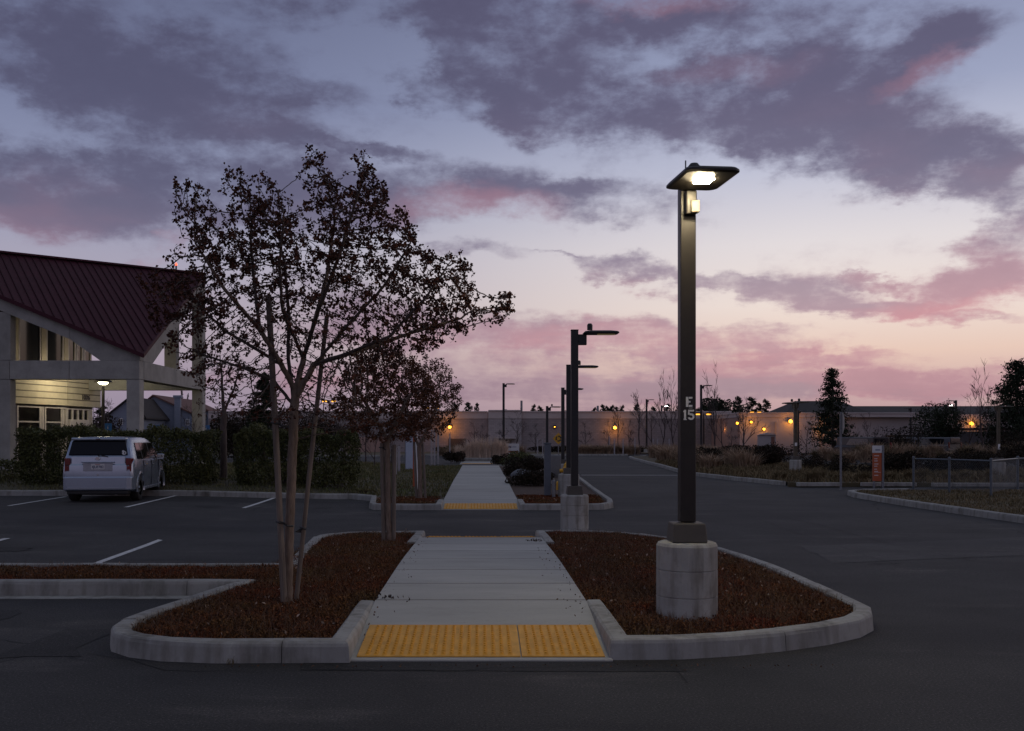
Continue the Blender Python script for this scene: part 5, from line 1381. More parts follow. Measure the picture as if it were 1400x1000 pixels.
d1 = 8.95; b1 = at(394, d1, None); b1.z = .05
crown1 = [(262, 258), (275, 250), (290, 305), (318, 322), (334, 252), (349, 243), (360, 300), (374, 262), (390, 256), (398, 312), (420, 304), (431, 232), (455, 224), (462, 268), (480, 295), (491, 232), (512, 226), (530, 262), (545, 305), (562, 292), (576, 345), (600, 352), (640, 350), (648, 372), (657, 420), (650, 445), (612, 468), (585, 486), (560, 478), (545, 500), (505, 530), (490, 560), (440, 555), (420, 520), (380, 540), (330, 535), (290, 540), (255, 520), (236, 482), (224, 430), (226, 385), (262, 375), (268, 330)]
droop1 = [(300, 540), (370, 545), (440, 550), (505, 540), (520, 580), (470, 600), (420, 585), (370, 590), (330, 570)]
twig1 = [(650, 436), (700, 406), (706, 426), (680, 436)]
leafy_tree('brown-leaved spreading tree in front, the largest, staked in the left planter', b1,
           [(None, [(394, 850, 0), (394, 800, 0), (396, 720, 0), (399, 640, 0), (402, 560, 0), (404, 535, 0)]), (1, [(404, 535, 0), (388, 500, -.10), (362, 455, -.2), (318, 400, -.35), (285, 345, -.4)]),
            (1, [(404, 535, 0), (412, 490, .1), (424, 440, .2), (440, 370, .3), (450, 290, .35)]), (1, [(404, 545, 0), (432, 500, -.1), (475, 455, -.25), (530, 400, -.35), (565, 345, -.4)]),
            (1, [(402, 550, 0), (388, 490, .2), (384, 420, .35), (378, 360, .4), (368, 310, .45)]), (1, [(432, 500, -.1), (490, 478, .1), (560, 452, .2), (630, 432, .2)]), (1, [(388, 500, -.1), (350, 478, .1), (300, 450, .25), (262, 415, .3)]),
            (1, [(412, 490, .1), (440, 430, -.2), (472, 360, -.4), (500, 280, -.5)]), (1, [(402, 555, 0), (372, 520, .1), (322, 500, .2), (268, 482, .25)]), (1, [(362, 455, -.2), (352, 400, -.1), (346, 330, -.1)]), (1, [(432, 500, -.1), (480, 490, -.4), (540, 470, -.6), (590, 420, -.7), (620, 375, -.7)]),
            (1, [(412, 490, .1), (400, 430, -.5), (404, 370, -.7), (412, 330, -.8)])],
           [(crown1, .80), (droop1, .08), (twig1, .012)] + [(q, .016) for q in ([(262, 340), (262, 256), (278, 250), (296, 330)], [(334, 330), (336, 250), (350, 243), (364, 320)], [(372, 320), (374, 262), (392, 256), (402, 320)], [(428, 300), (432, 230), (456, 224), (462, 290)], [(486, 300), (492, 232), (512, 226), (534, 290)], [(224, 440), (224, 385), (262, 374), (270, 440)])], 5200, 1.05, 11, .042, .036, .060, .8, .0265, 31000, tip=.0030, outer=1.45)
MB().lathe([(.085, -.06), (.060, .0), (.048, .05), (.042, .12)], 9, (0, 0, 0)).build('root_flare', BARK, [o for o in bpy.data.objects if o.get('label', '').startswith('brown-leaved spreading')][0], smooth=True)
stake('weathered stake strapped along the left of the big tree trunk', (390, 830), (367, 404), d1, .029, ((574, .08), (706, .07)), dy=-.10)
stake('weathered stake leaning right beside the big tree trunk', (402, 822), (447, 432), d1, .022, ((712, -.06),), dy=.12)

d2 = 15.2; b2 = at(531, d2); b2.z = zg(b2.x, d2) + .04
leafy_tree('smaller brown-leaved tree at the back of the left planter', b2,
           [(None, [(532, 745, 0), (531, 690, 0), (530, 640, 0), (529, 600, 0)]), (1, [(529, 600, 0), (510, 570, .1), (492, 540, .1)]), (1, [(529, 605, 0), (545, 570, -.1), (565, 535, -.1)])],
           [([(452, 560), (470, 505), (500, 478), (535, 470), (570, 490), (596, 520), (604, 548), (590, 585), (560, 600), (520, 606), (480, 590)], 1)], 2000, .9, 5, .046, .05, .085, .9, .033, 13000, leafm=RLEAF, spread=1.3)
stake('weathered stake on the left of the smaller planter tree', (525, 742), (522, 606), d2, .034, ((612, .05),))
stake('weathered stake on the right of the smaller planter tree', (538, 742), (539, 608), d2, .034)

d3 = 26.5; b3 = at(574, d3); b3.z = lawn_h(b3.x, d3) - .04
leafy_tree('leafy brown tree by the long walkway, on the lawn corner', b3,
           [(None, [(575, 690, 0), (574, 640, 0), (573, 612, 0)]), (1, [(573, 612, 0), (560, 580, .2), (555, 550, .2)]), (1, [(573, 612, 0), (590, 575, -.2), (602, 540, -.2)])],
           [([(536, 575), (540, 530), (560, 505), (585, 494), (602, 488), (614, 500), (622, 520), (634, 530), (630, 556), (612, 588), (590, 604), (560, 606), (545, 598)], 1)], 1500, 1.1, 8, .06, .08, .13, 1.2, .046, 7500, leafm=RLEAF, spread=1.4)
stake('dark stake leaning on the left of the lawn corner tree', (570, 668), (566, 604), d3, .035)
stake('dark stake on the right of the lawn corner tree', (582, 668), (578, 606), d3, .035)

d4 = 31.5; b4 = at(304, d4); b4.z = lawn_h(b4.x, d4) - .05
leafy_tree('sparse-leaved young tree in the gap between the clipped hedges', b4,
           [(None, [(304, 672, 0), (305, 610, 0), (306, 560, 0)]), (1, [(306, 560, 0), (303, 520, 0), (300, 480, 0)]), (1, [(306, 565, 0), (318, 530, .2), (326, 500, .2)])],
           [([(262, 560), (268, 500), (290, 470), (320, 470), (345, 500), (352, 545), (330, 575), (280, 578)], 1)], 420, 1.3, 21, .10, .12, .24, 1.6, .06, 900, barkm=DBARK)
stake('dark stake beside the young tree between the hedges', (309, 668), (308, 590), d4, .05)

# bare winter trees
def bare_mesh(h, seed, spread=.42, depth=5, r0=.055, fast=True):
    rr = random.Random(seed); mb = MB(); tr = MB()
    def grow(p, d, L_, r, lv):
        n = 4; pts = [p]; q = Vector(p); dd = Vector(d)
        for i in range(n):
            dd = (dd + Vector((rr.gauss(0, .07), rr.gauss(0, .07), .05 if fast else .0))).normalized(); q = q + dd * (L_ / n); pts.append(q)
        rs = [r * (1 - .55 * i / n) for i in range(n + 1)]
        (tr if lv == depth else mb).tube(pts, rs, 6 if lv >= depth - 1 else 3, False)
        if lv <= 0: return
        m = 3 if lv > 1 else 4
        for k in range(m + (2 if lv == depth else 0)):
            f = rr.uniform(.35, 1.0) if lv == depth else rr.uniform(.25, .98)
            i = min(n - 1, int(f * n)); b = pts[i].lerp(pts[i + 1], f * n - i)
            a = rr.uniform(0, 2 * PI); sp = spread * rr.uniform(.6, 1.3)
            base = (pts[i + 1] - pts[i]).normalized(); u = base.orthogonal().normalized(); v = base.cross(u)
            nd = (base + (u * math.cos(a) + v * math.sin(a)) * sp * 1.5).normalized(); nd.z = max(nd.z, .1)
            grow(b, nd.normalized(), L_ * rr.uniform(.45, .68) * (1 - .25 * f if lv == depth else 1), max(.010, r * .5 * (1.1 - .5 * f)), lv - 1)
        if lv == depth: grow(pts[-1], dd, L_ * .55, r * .42, lv - 1)
    grow(Vector((0, 0, 0)), Vector((0, 0, 1)), h * .55, r0, depth)
    return tr, mb
BAREB = mat('bare_twig_bark', (.045, .033, .032), .9, col2=(.075, .056, .053), scale=5)
BARE = []
for i, (hh, sp) in enumerate(((5.6, .30), (5.2, .42), (4.4, .60), (6.2, .26))):
    tr, mb = bare_mesh(hh, 40 + i, sp, 4, .07)
    BARE.append((tr.mesh('trunk', True), mb.mesh('twigs', False), hh))
bare_n = 0
def bare_tree(px, d, top, k, group='bare winter trees', z0=None, wid=1.0, label=None):
    tm, bm_, hh = BARE[k]; z0 = zg(gx(px, d), d) if z0 is None else z0
    H = EYE + (HZ - top) * d / F - z0
    t = thing('bare_tree', label or 'leafless young tree in the dry planting before the warehouse', 'tree', (gx(px, d), d, z0), px * 1.7, group)
    s = H / (hh * .96); t.scale = (s * wid, s * wid, s)
    link_mesh('trunk', tm, BAREB, t); link_mesh('twigs', bm_, BAREB, t)
    return t
for px, d, top, k in ((876, 96, 534, 0), (905, 92, 527, 3), (922, 94, 525, 3), (892, 104, 556, 1), (846, 100, 556, 0), (832, 102, 575, 2), (860, 99, 575, 2), (800, 101, 578, 2), (732, 100, 580, 2), (705, 100, 565, 1), (688, 101, 576, 2), (648, 98, 578, 2), (660, 97, 582, 2), (940, 98, 560, 1), (988, 95, 560, 1), (1000, 92, 585, 2), (1015, 88, 560, 1)):
    bare_tree(px, d, top, k)
for px, d, top, k in ((1103, 92, 572, 1), (1160, 86, 575, 1), (1186, 84, 570, 1), (1250, 92, 580, 2), (1262, 90, 575, 1), (1275, 93, 585, 2)):
    bare_tree(px, d, top, k, label='leafless tree in front of the pale store building wall', group='bare trees before the store building')
bare_tree(978, 72, 519, 3, label='tall leafless tree right of the dark footing lamp post', group=None)
bare_tree(1016, 78, 552, 1, label='leafless tree left of the glowing wall lamps', group=None)
bare_tree(1347, 70, 517, 3, label='tall leafless reddish tree near the far-right pine', group=None, wid=1.25)
bare_tree(1322, 72, 545, 1, label='lower leafless tree left of the tall leafless reddish tree', group=None)
for px, d, top, k in ((262, 45, 560, 1), (500, 60, 562, 2), (512, 48, 580, 1), (535, 52, 575, 2), (470, 70, 560, 2), (430, 66, 565, 1)):
    bare_tree(px, d, top, k, label='leafless tree standing on the lawn behind the hedges', group='bare trees on the lawn')
bare_tree(134, 70, 542, 1, label='leafless tree behind the lamp under the canopy', group=None)
bare_tree(150, 75, 548, 2, label='leafless tree left of the front canopy column', group=None)

# slim pale trunk guards / stakes in the far planting
i = 0
for px, d, y0, y1 in ((541, 40, 612, 644), (545.5, 43, 610, 641), (590, 55, 588, 626), (594, 57, 588, 625), (599, 60, 592, 624), (615, 75, 592, 622), (840, 88, 600, 624), (852, 88, 600, 624), (868, 90, 598, 622), (893, 90, 600, 620), (899, 90, 600, 620), (915, 90, 600, 620), (735, 92, 600, 620), (742, 92, 600, 620), (833, 92, 596, 620)):
    A = at(px, d); zt = EYE + (HZ - y0) * d / F
    t = thing('pale_stake', 'pale slim tree stake standing in the lawn or far planting', 'stake', A, 0, 'pale tree stakes')
    MB().box(-.05, .05, -.05, .05, -.1, zt - A.z).build('post', mat('pale_stake_paint', (.34, .32, .33), .8), t)

# conifers
def conifer_mesh(h, w, seed, nb=150, leaf=.20, per=22, z0=.12, shape=.85, ragged=.3):
    rng = np.random.default_rng(seed); tr = MB().tube([(0, 0, -.2), (0, 0, h * .5), (0, 0, h * .98)], [h * .016 + .03, h * .010 + .02, .02], 8)
    Pn = []; br = tr
    for i in range(nb):
        t = (i + rng.uniform()) / nb; z = h * (z0 + (1 - z0) * t); L_ = w / 2 * ((1 - t) ** shape) * rng.uniform(1 - ragged, 1.12) + .08 * w
        a = rng.uniform(0, 2 * PI); dr = np.array([math.cos(a), math.sin(a), rng.uniform(-.05, .35)])
        n = max(5, int(per * (L_ / (w / 2) * .8 + .25))); s = rng.uniform(.15, 1, n) ** .7
        p = np.array([0, 0, z]) + dr * (s * L_)[:, None] + rng.normal(size=(n, 3)) * np.array([.09, .09, .06]) * (w * .5) * (.4 + .6 * s)[:, None]
        p[:, 2] -= .12 * L_ * s ** 2
        Pn.append(p)
        tr.tube([(0, 0, z), tuple(np.array([0, 0, z]) + dr * L_ * .8)], [.018, .006], 3, False)
    P = np.concatenate(Pn); V, Q = leaves(P, leaf, rng, asp=.35, up=.3)
    return tr.mesh('trunk', True), np_mesh('crown', V, Q)
def conifer(px, d, top, wpx, label, seed, me=None, group=None, z0=None, name='conifer', **kw):
    zb = zg(gx(px, d), d) if z0 is None else z0; H = EYE + (HZ - top) * d / F - zb; w = wpx * d / F
    tm, cm = me if me else conifer_mesh(H, w, seed, **kw)
    t = thing(name, label, 'tree', (gx(px, d), d, zb), seed * 1.3, group)
    link_mesh('trunk', tm, DBARK, t); link_mesh('crown', cm, PINE, t, 'stuff')
    if me: s = H / 8.; t.scale = (w / 3.0, w / 3.0, s)
    return t
conifer(1138.5, 82, 505, 66, 'tall dark pine in front of the pale store building', 3, nb=210, leaf=.24, per=44, z0=.08, shape=.95, ragged=.5)
conifer(1390, 80, 496, 104, 'large dark pine at the far right edge behind the fence', 6, nb=300, leaf=.27, per=50, z0=.06, shape=.95, ragged=.4)
far_c = conifer_mesh(8.0, 3.0, 9, nb=130, leaf=.42, per=20, z0=.05, ragged=.35, shape=.55)
for px, top, wp in ((622, 552, 9), (640, 551, 11), (652, 552, 7), (730, 554, 7), (738, 556, 9), (824, 554, 8), (830, 556, 8), (837, 555, 9), (843, 557, 8), (851, 555, 7), (871, 553, 9), (893, 557, 10), (913, 553, 9), (927, 556, 8), (1009, 543, 13), (1027, 544, 14), (1038, 552, 9), (1047, 547, 11), (813, 558, 8), (770, 557, 7), (365, 520, 30)):
    lab = 'small dark conifer silhouetted beyond the warehouse roof' if px < 960 else 'dark conifer silhouetted above the pale store building'
    if px == 365: conifer(360, 58, 512, 56, 'broad dark evergreen tree behind the hedges and the big tree', 31, nb=170, leaf=.26, per=34, shape=.7); continue
    conifer(px, 175, top, wp * 2.1, lab, int(px), far_c, 'distant conifers beyond the warehouse' if px < 960 else 'distant conifers beyond the store building', 0)
for px, top in ((248.5, 540), (257, 545)):
    conifer(px, 140, top - 12 if px < 250 else top - 6, 6, 'slender dark cypress behind the house chimney', int(px), far_c, 'cypresses behind the house', 0, 'cypress')
conifer(112, 95, 548, 30, 'dark evergreen behind the canopy lamp pole', 14, far_c, None, 0); conifer(140, 100, 556, 34, 'low dark evergreen behind the canopy left opening', 15, far_c, None, 0)
conifer(272, 85, 545, 26, 'dark evergreen right of the back canopy column', 16, far_c, None, 0)

def lumpy(lumps, n, leaf, seed, m, name, label, cat, loc, trunk=None, up=.2, group=None, shell=.55, asp=.6, partname='crown', stems=0, barkm=DBARK):
    rng = np.random.default_rng(seed); Ps = []; tot = sum(r[0] * r[1] * r[2] for _, r in lumps)
    for c, r in lumps:
        k = int(n * r[0] * r[1] * r[2] / tot) + 20
        v = rng.normal(size=(k, 3)); v /= np.linalg.norm(v, axis=1)[:, None]
        q = v * (rng.uniform(0, 1, k) ** (1 / 3 * shell))[:, None] * (1 + .12 * np.sin(v[:, :1] * 7 + c[0]) * np.cos(v[:, 1:2] * 6))
        p = np.array(c) + q * np.array(r); p = p[p[:, 2] > .02]; Ps.append(p)
    P = np.concatenate(Ps); V, Q = leaves(P, leaf, rng, up=up, asp=asp)
    t = thing(name, label, cat, loc, 0, group)
    if trunk or stems:
        mb = MB()
        if trunk: mb.tube([(0, 0, -.2), (0, 0, trunk[0])], [trunk[1], trunk[1] * .7], 8)
        for c, r in lumps:
            mb.tube([(0 if trunk else c[0] * .6, 0 if trunk else c[1] * .6, (trunk[0] * .7 if trunk else -.05)), c], [trunk[1] * .5 if trunk else .02, .008], 5, False)
        mb.build('trunk' if trunk else 'stems', barkm, t, smooth=True)
    link_mesh(partname, np_mesh(partname, V, Q), m, t, 'stuff')
    return t
rl = random.Random(3)
def lumps_rand(w, dp, h, n, z0=.0, seed=1, rs=.45):
    rr = random.Random(seed); return [((rr.uniform(-w / 2, w / 2) * .8, rr.uniform(-dp / 2, dp / 2) * .7, z0 + h * rr.uniform(.25, .72)), (w * rs * rr.uniform(.4, .75), dp * rs * rr.uniform(.6, .9), h * rs * rr.uniform(.5, .8))) for _ in range(n)]
# broadleaf masses on the horizon
lumpy(lumps_rand(4.6, 4, 5.6, 9, 2.6, 4, .42), 2600, .40, 4, PINE, 'oak_tree', 'large dark oak silhouetted just right of the lettered post', 'tree', (gx(968, 150), 150, 0), (4.5, .25))
lumpy(lumps_rand(5.0, 4, 5.2, 9, 2.6, 5, .42), 2600, .40, 5, PINE, 'oak_tree', 'large dark oak silhouetted left of the distant conifers', 'tree', (gx(992, 152), 152, 0), (4.2, .25))
lumpy(lumps_rand(3.6, 3, 4.2, 10, .4, 6, .55), 6500, .17, 6, PINE, 'round_tree', 'round bushy evergreen beyond the fence above the silver car', 'tree', (gx(1284, 88), 88, 0), (1.2, .12))
for k, (px, d, w, h) in enumerate(((118, 80, 4, 3.6), (95, 85, 5, 3.2), (325, 62, 3.4, 3.3), (390, 66, 4.5, 3.8), (300, 75, 3.5, 3.6), (455, 75, 4.2, 3.0))):
    lumpy(lumps_rand(w, 3, h, 8, .2, 20 + k, .5), 3800, .16, 50 + k, DARKF, 'dark_tree', ('dark bushy tree seen through the left canopy opening', 'dark bushy tree farthest left behind the entry block', 'dark low tree behind the gap in the hedges', 'dark bushy tree behind the middle hedge', 'dark bushy tree right of the back canopy column', 'dark bushy tree behind the right end of the hedges')[k], 'tree', (gx(px, d), d, 0), (.8, .08))
# small palm by the canopy
def palm():
    x, d = gx(205, 50), 50; t = thing('palm', 'small feathery palm just right of the front canopy column', 'palm', (x, d, .1))
    MB().tube([(0, 0, -.1), (0, 0, 1.25)], [.13, .11], 10).build('trunk', DBARK, t)
    rr = random.Random(2)
    for k in range(15):
        a = rr.uniform(0, 2 * PI); e = rr.uniform(.2, 1.1); L_ = rr.uniform(.9, 1.25); pts = []
        for i in range(7):
            s = i / 6; pts.append(Vector((math.cos(a) * L_ * s * math.cos(e * (1 - s * .6)), math.sin(a) * L_ * s * math.cos(e * (1 - s * .6)), 1.25 + L_ * s * math.sin(e) - .95 * L_ * s * s)))
        mb = MB(); mb.tube(pts, [.015, .013, .012, .01, .008, .006, .004], 4, False)
        sd_ = Vector((-math.sin(a), math.cos(a), 0))
        for i in range(1, 25):
            s = i / 25 * 6; j = min(5, int(s)); p = pts[j].lerp(pts[j + 1], s - j); dd = (pts[j + 1] - pts[j]).normalized()
            for sg in (-1, 1):
                q = p + (sd_ * sg * .75 + dd * .5).normalized() * .30 * (1 - abs(i / 25 - .45)) - Vector((0, 0, .05)); mb.add([p - dd * .012, p + dd * .012, q], [(0, 1, 2)])
        mb.build('frond', HLEAF, t)
palm()

# clipped hedges behind the parking row
def hedge(px0, px1, d, dep, h, seed, label, nper=6800):
    rng = np.random.default_rng(seed); x0, x1 = gx(px0, d), gx(px1, d); w = x1 - x0; z0 = lawn_h((x0 + x1) / 2, d) - .05
    t = thing('hedge', label, 'hedge', ((x0 + x1) / 2, d + dep / 2, z0), 0, None)
    n = int(nper * w * .9); P = rng.uniform(-1, 1, (n, 3))
    # push the points out to a lumpy rounded-box shell
    ax = rng.integers(0, 5, n); e = rng.uniform(.72, 1.0, n); sg = np.where(rng.uniform(size=n) < .5, -1, 1)
    P[ax == 0, 2] = e[ax == 0]; m = (ax == 1) | (ax == 2); P[m, 1] = -e[m]; m = ax == 3; P[m, 0] = (e * sg)[m]; m = ax == 4
    X, Y, Z = P.T
    und = .05 * np.sin(X * w * 1.6 + seed) + .05 * np.sin(X * w * 3.7 + Z * 4) + .03 * np.sin(X * w * 9 + Z * 7)
    rnd = 1 - .10 * np.clip(np.abs(X) - .86, 0, 1) / .14
    zz = (Z + 1) / 2
    tuck = 1 - .22 * np.clip(.3 - zz, 0, 1) / .3
    V0 = np.stack([X * w / 2 * (1 - .10 * np.clip(.35 - zz, 0, 1) / .35) * (1 + und * .25), Y * dep / 2 * tuck * (1 + und * 1.6) * rnd, zz * h * (rnd + und * .9) + rng.normal(size=n) * .02], 1)
    keep = (V0[:, 2] > .16 + .10 * np.sin(V0[:, 0] * 3) ) | (rng.uniform(size=n) < .35); V0 = V0[keep]
    V, Q = leaves(V0, .068, rng, up=.35, asp=.65)
    st = MB()
    for k in range(int(w * 6)):
        bx = rng.uniform(-w / 2, w / 2) * .92; by = rng.uniform(-.3, .3) * dep
        st.tube([(bx, by, -.05), (bx + rng.normal() * .12, by + rng.normal() * .1, h * .5), (bx + rng.normal() * .25, by + rng.normal() * .15, h * .9)], [.018, .012, .004], 4, False)
    st.build('stems', DBARK, t); link_mesh('foliage', np_mesh('foliage', V, Q), HLEAF, t, 'stuff')
    return t
hedge(18, 150, 29.6, 1.3, 1.76, 1, 'long clipped hedge left of and behind the silver car')
hedge(152, 288, 29.7, 1.25, 1.70, 2, 'clipped hedge right of the silver car, below the canopy side')
hedge(318, 404, 29.8, 1.3, 1.76, 3, 'clipped hedge behind the trunk of the big tree')
hedge(398, 487, 29.7, 1.3, 1.80, 4, 'rounded hedge at the right end of the row, nearest the long walkway')
hedge(-90, 12, 30.6, 1.2, .7, 8, 'low hedge at the left edge under the grey canopy column', 1800)

# ---------------------------------------------------------------- ground cover
def cover(name, label_kind, poly, n, leaf, hgt, rng, m, pale=.02, near=None):
    P2 = scatter(poly, n, rng)
    if near is not None:
        p = np.clip((near / P2[:, 1]) ** 1.2, .25, 1); P2 = P2[rng.uniform(size=len(P2)) < p]
    hm = .5 + .5 * np.sin(P2[:, 0] * 5.1 + 1.3 * np.sin(P2[:, 1] * 3.7)) * np.cos(P2[:, 1] * 4.3 + P2[:, 0])
    # height falls off at the planter rim
    e = np.full(len(P2), 9.)
    n_ = len(poly)
    for i in range(n_):
        a, b = np.array(poly[i - 1][:2]), np.array(poly[i][:2]); ab = b - a; L2 = (ab ** 2).sum()
        if L2 < 1e-9: continue
        t = np.clip(((P2 - a) @ ab) / L2, 0, 1); e = np.minimum(e, np.linalg.norm(P2 - a - t[:, None] * ab, axis=1))
    rim = np.clip(.62 + e / .5, 0, 1)
    pf = .5 + .5 * np.sin(P2[:, 0] * 17 + 2 * np.sin(P2[:, 1] * 11)) * np.sin(P2[:, 1] * 14 + P2[:, 0] * 3)
    hm = .6 * hm + .4 * pf
    # the mat spills a little over the rim
    P2 = P2 + rng.normal(size=P2.shape) * .025
    z = rng.uniform(0, 1, len(P2)) ** .7 * hgt * (.55 + .6 * hm) * rim
    P = np.stack([P2[:, 0], P2[:, 1], zgv(P2, .065) + z], 1)
    V, Q = leaves(P, leaf, rng, up=.8, asp=.55, jit=.5)
    o = link_mesh(name, np_mesh(name, V, Q), m, kind='stuff')
    k = int(n * pale); i = rng.choice(len(P), k); Pp = P[i].copy(); Pp[:, 2] = zgv(Pp, .075) + hgt * rim[i] * rng.uniform(.7, 1.2, k)
    V, Q = leaves(Pp, leaf * 1.25, rng, up=1.2, asp=.5, jit=.6); link_mesh('fallen_leaves', np_mesh('fallen_leaves', V, Q), PALEL, kind='stuff')
    # fine dry stems standing above the mat
    k = int(n * .10); i = rng.choice(len(P), k); Ps = P[i].copy(); Ps[:, 2] = zgv(Ps, .06)
    V, Q = blades(Ps, hgt * 1.15 * rim[i] + .02, .0022, rng, .5); link_mesh('dry_stems', np_mesh('dry_stems', V, Q), mat('dry_stem', (.10, .045, .028), .9, col2=(.12, .075, .04), island=.4), kind='stuff')
rng = np.random.default_rng(77)
cover('ground_cover', 0, PL, 250000, .022, .105, rng, CLEAF, .0016, near=8.5)
cover('ground_cover', 0, PR, 250000, .022, .105, rng, CLEAF, .0014, near=8.5)
cover('ground_cover', 0, [(-2.55, 24.2), (-W - .15, 24.1), (-W - .1, 27.5), (-2.8, 27.0)], 22000, .035, .08, rng, CLEAF, .002)
cover('ground_cover', 0, [(W + .15, 24.1), (2.4, 24.1), (3.1, 24.7), (3.3, 28), (W + .1, 28)], 26000, .035, .08, rng, CLEAF, .002)
def grass(name, poly, n, h, w, m, zf, seed, lean=.6):
    rng = np.random.default_rng(seed); P2 = scatter(poly, n, rng); P = np.stack([P2[:, 0], P2[:, 1], np.array([zf(x, y) for x, y in P2])], 1)
    pat = .5 + .5 * np.sin(P2[:, 0] * 2.1 + np.sin(P2[:, 1] * 1.3) * 2) * np.sin(P2[:, 1] * 1.7)
    V, Q = blades(P, h * (.5 + .8 * pat), w, rng, lean); return link_mesh(name, np_mesh(name, V, Q), m, kind='stuff')
grass('lawn_grass', [(-2.8, 27.3), (-W - .05, 27.0), (-W - .02, 52), (-12, 52), (-16, 40), (-16, 28.2), (-3.5, 28.2)], 42000, .10, .011, GRASSM, lawn_h, 1)
grass('lawn_grass', [(-16, 28.2), (-16, 32), (-24, 32), (-24, 28.2)], 7000, .09, .012, GRASSM, lawn_h, 2)
vz = lambda x, y: zg(x, y) + .11
grass('verge_grass', [(11.1, 14), (11.15, 20), (11.0, 24), (10.9, 28.5), (11.2, 29.8), (13, 30), (24, 31), (20, 18), (16, 14)], 42000, .07, .008, DRYG, vz, 3, .8)
grass('median_grass', [(10.45, 34.5), (9.8, 38), (9.2, 43.5), (9.35, 47), (10.1, 58), (14, 58), (20, 46), (34, 44), (34, 33.8), (12.3, 33.7)], 26000, .22, .018, DRYG, vz, 4, .6)

# clumps of ornamental grass along the far kerb and before the warehouse
rngc = np.random.default_rng(12)
def clump_mesh(h, r, n, seed, w=.012):
    g = np.random.default_rng(seed); a = g.uniform(0, 2 * PI, n); q = np.sqrt(g.uniform(0, 1, n)) * r * .45
    P = np.stack([q * np.cos(a), q * np.sin(a), 0 * a], 1); V, Q = blades(P, h * g.uniform(.75, 1.1, n), w, g, .55, .35); return np_mesh('blades', V, Q)
CL = [clump_mesh(1.0, .8, 380, 1, .014), clump_mesh(1.0, .8, 380, 2, .014)]
def clump(px, d, h, wid, m, label, group, name='ornamental_grass', k=0, z=None, x=None):
    x = gx(px, d) if x is None else x
    me = CL[k].copy() if False else CL[k]
    o = bpy.data.objects.new(name, None); 
    o = bpy.data.objects.new(name, CLM[(k, m.name)]); COL.objects.link(o); o.location = (x, d, zg(x, d) + .08 if z is None else z); o.scale = (wid, wid, h); o.rotation_euler = (0, 0, x * 3.1)
    tag(o, label, 'grass clump', group); return o
PLUME = mat('pale_plume_blade', (.72, .57, .45), .9, col2=(.60, .46, .36), scale=.8, island=.3, spec=.2)
CLM = {}
for m in (PLUME, TANG, DRYG, DARKF, GRASSM):
    for k in (0, 1): me = CL[k].copy(); me.materials.clear(); me.materials.append(m); CLM[(k, m.name)] = me
for i, (px, h) in enumerate(((641, 1.25), (652, 1.42), (655, 1.2), (666, 1.3), (678, 1.38), (681, 1.2), (689, 1.25), (628, .9))):
    clump(px, 68, h, .8, PLUME, 'pale plume grass clump in front of the block warehouse', 'plume grasses before the warehouse', k=i % 2)
for i in range(34):
    y = 46 + i * 1.05; x = 9.9 + (y - 46) * .075 + rngc.uniform(0, 2.4) + (.3 if i % 3 else 1.6)
    clump(0, y, rngc.uniform(.6, 1.0), 1.1, TANG, 'tan grass clump bordering the right-hand kerb of the road', 'tan grasses along the road kerb', k=i % 2, x=x)
for i in range(16):
    clump(790 + i * 5.2, 89 + rngc.uniform(0, 3), rngc.uniform(.5, .9), 1.3, TANG, 'low tan grass clump at the far end of the road', 'tan grasses at the end of the road', k=i % 2)
for i in range(14):
    clump(605 + i * 3.5 + (60 if i > 8 else 0), 80 + rngc.uniform(0, 5), rngc.uniform(.5, .9), 1.2, TANG if i % 2 else DRYG, 'low dry grass clump beyond the end of the long walkway', 'dry grasses beyond the walkway', k=i % 2)
for i in range(26):
    x = 10.9 + i * .62; clump(0, 34.6 + rngc.uniform(0, 2.2) + .02 * i, rngc.uniform(.28, .45), .55, DRYG, 'low yellowish grass clump at the front of the dry median', 'yellowish grasses on the median edge', k=i % 2, x=x)
for i in range(30):
    clump(1120 + i * 9.5, 62 + rngc.uniform(-4, 10), rngc.uniform(.5, 1.1), 1.2, TANG if i % 3 else DRYG, 'tan grass clump in the far-right planting', 'tan grasses in the far-right planting', k=i % 2)
# dark rushes and shrubs
def shrub(label, px, d, wpx, toppx, n=2600, leaf=.09, m=DARKF, group=None, seed=None, name='shrub', dp=None, z=None):
    w = wpx * d / F; z0 = zg(gx(px, d), d) + .08 if z is None else z; h = EYE + (HZ - toppx) * d / F - z0
    s = seed or int(px * 7 + d)
    return lumpy(lumps_rand(w, dp or min(w, 2.2), h, 9, .0, s, .55), n, leaf, s, m, name, label, 'shrub', (gx(px, d), d, z0), None, .2, group, stems=1, partname='foliage')
shrub('broad dark reddish shrub mass right of the lettered post', 985, 52, 62, 612, 9000, .10)
shrub('broad dark shrub mass farther right, by the twin-headed lamp', 1032, 51, 66, 609, 9000, .10)
shrub('sparse reddish twiggy shrub behind the twin-headed lamp post', 1075, 56, 54, 604, 1600, .09)
shrub('low dark twiggy shrub between twin-headed lamp and edge-on sign', 1108, 46, 36, 618, 1300, .08)
shrub('dark twiggy shrub behind the edge-on sign post', 1146, 42, 34, 622, 1500, .07)
shrub('dark low shrub left of the orange directional sign', 1186, 40, 32, 634, 1800, .07)
shrub('dark rush-like shrub right of the orange directional sign', 1230, 41, 50, 618, 5200, .08)
shrub('dark rushes behind the left half of the chain-link fence', 1285, 42, 66, 620, 6500, .08)
shrub('dark rushes behind the right half of the chain-link fence', 1340, 43, 64, 616, 6500, .08)
shrub('tangled brown shrub at the far right beyond the fence', 1392, 46, 60, 604, 5000, .09)
shrub('wide brown twiggy thicket before the store building, left of the fence', 1222, 76, 66, 584, 2600, .14)
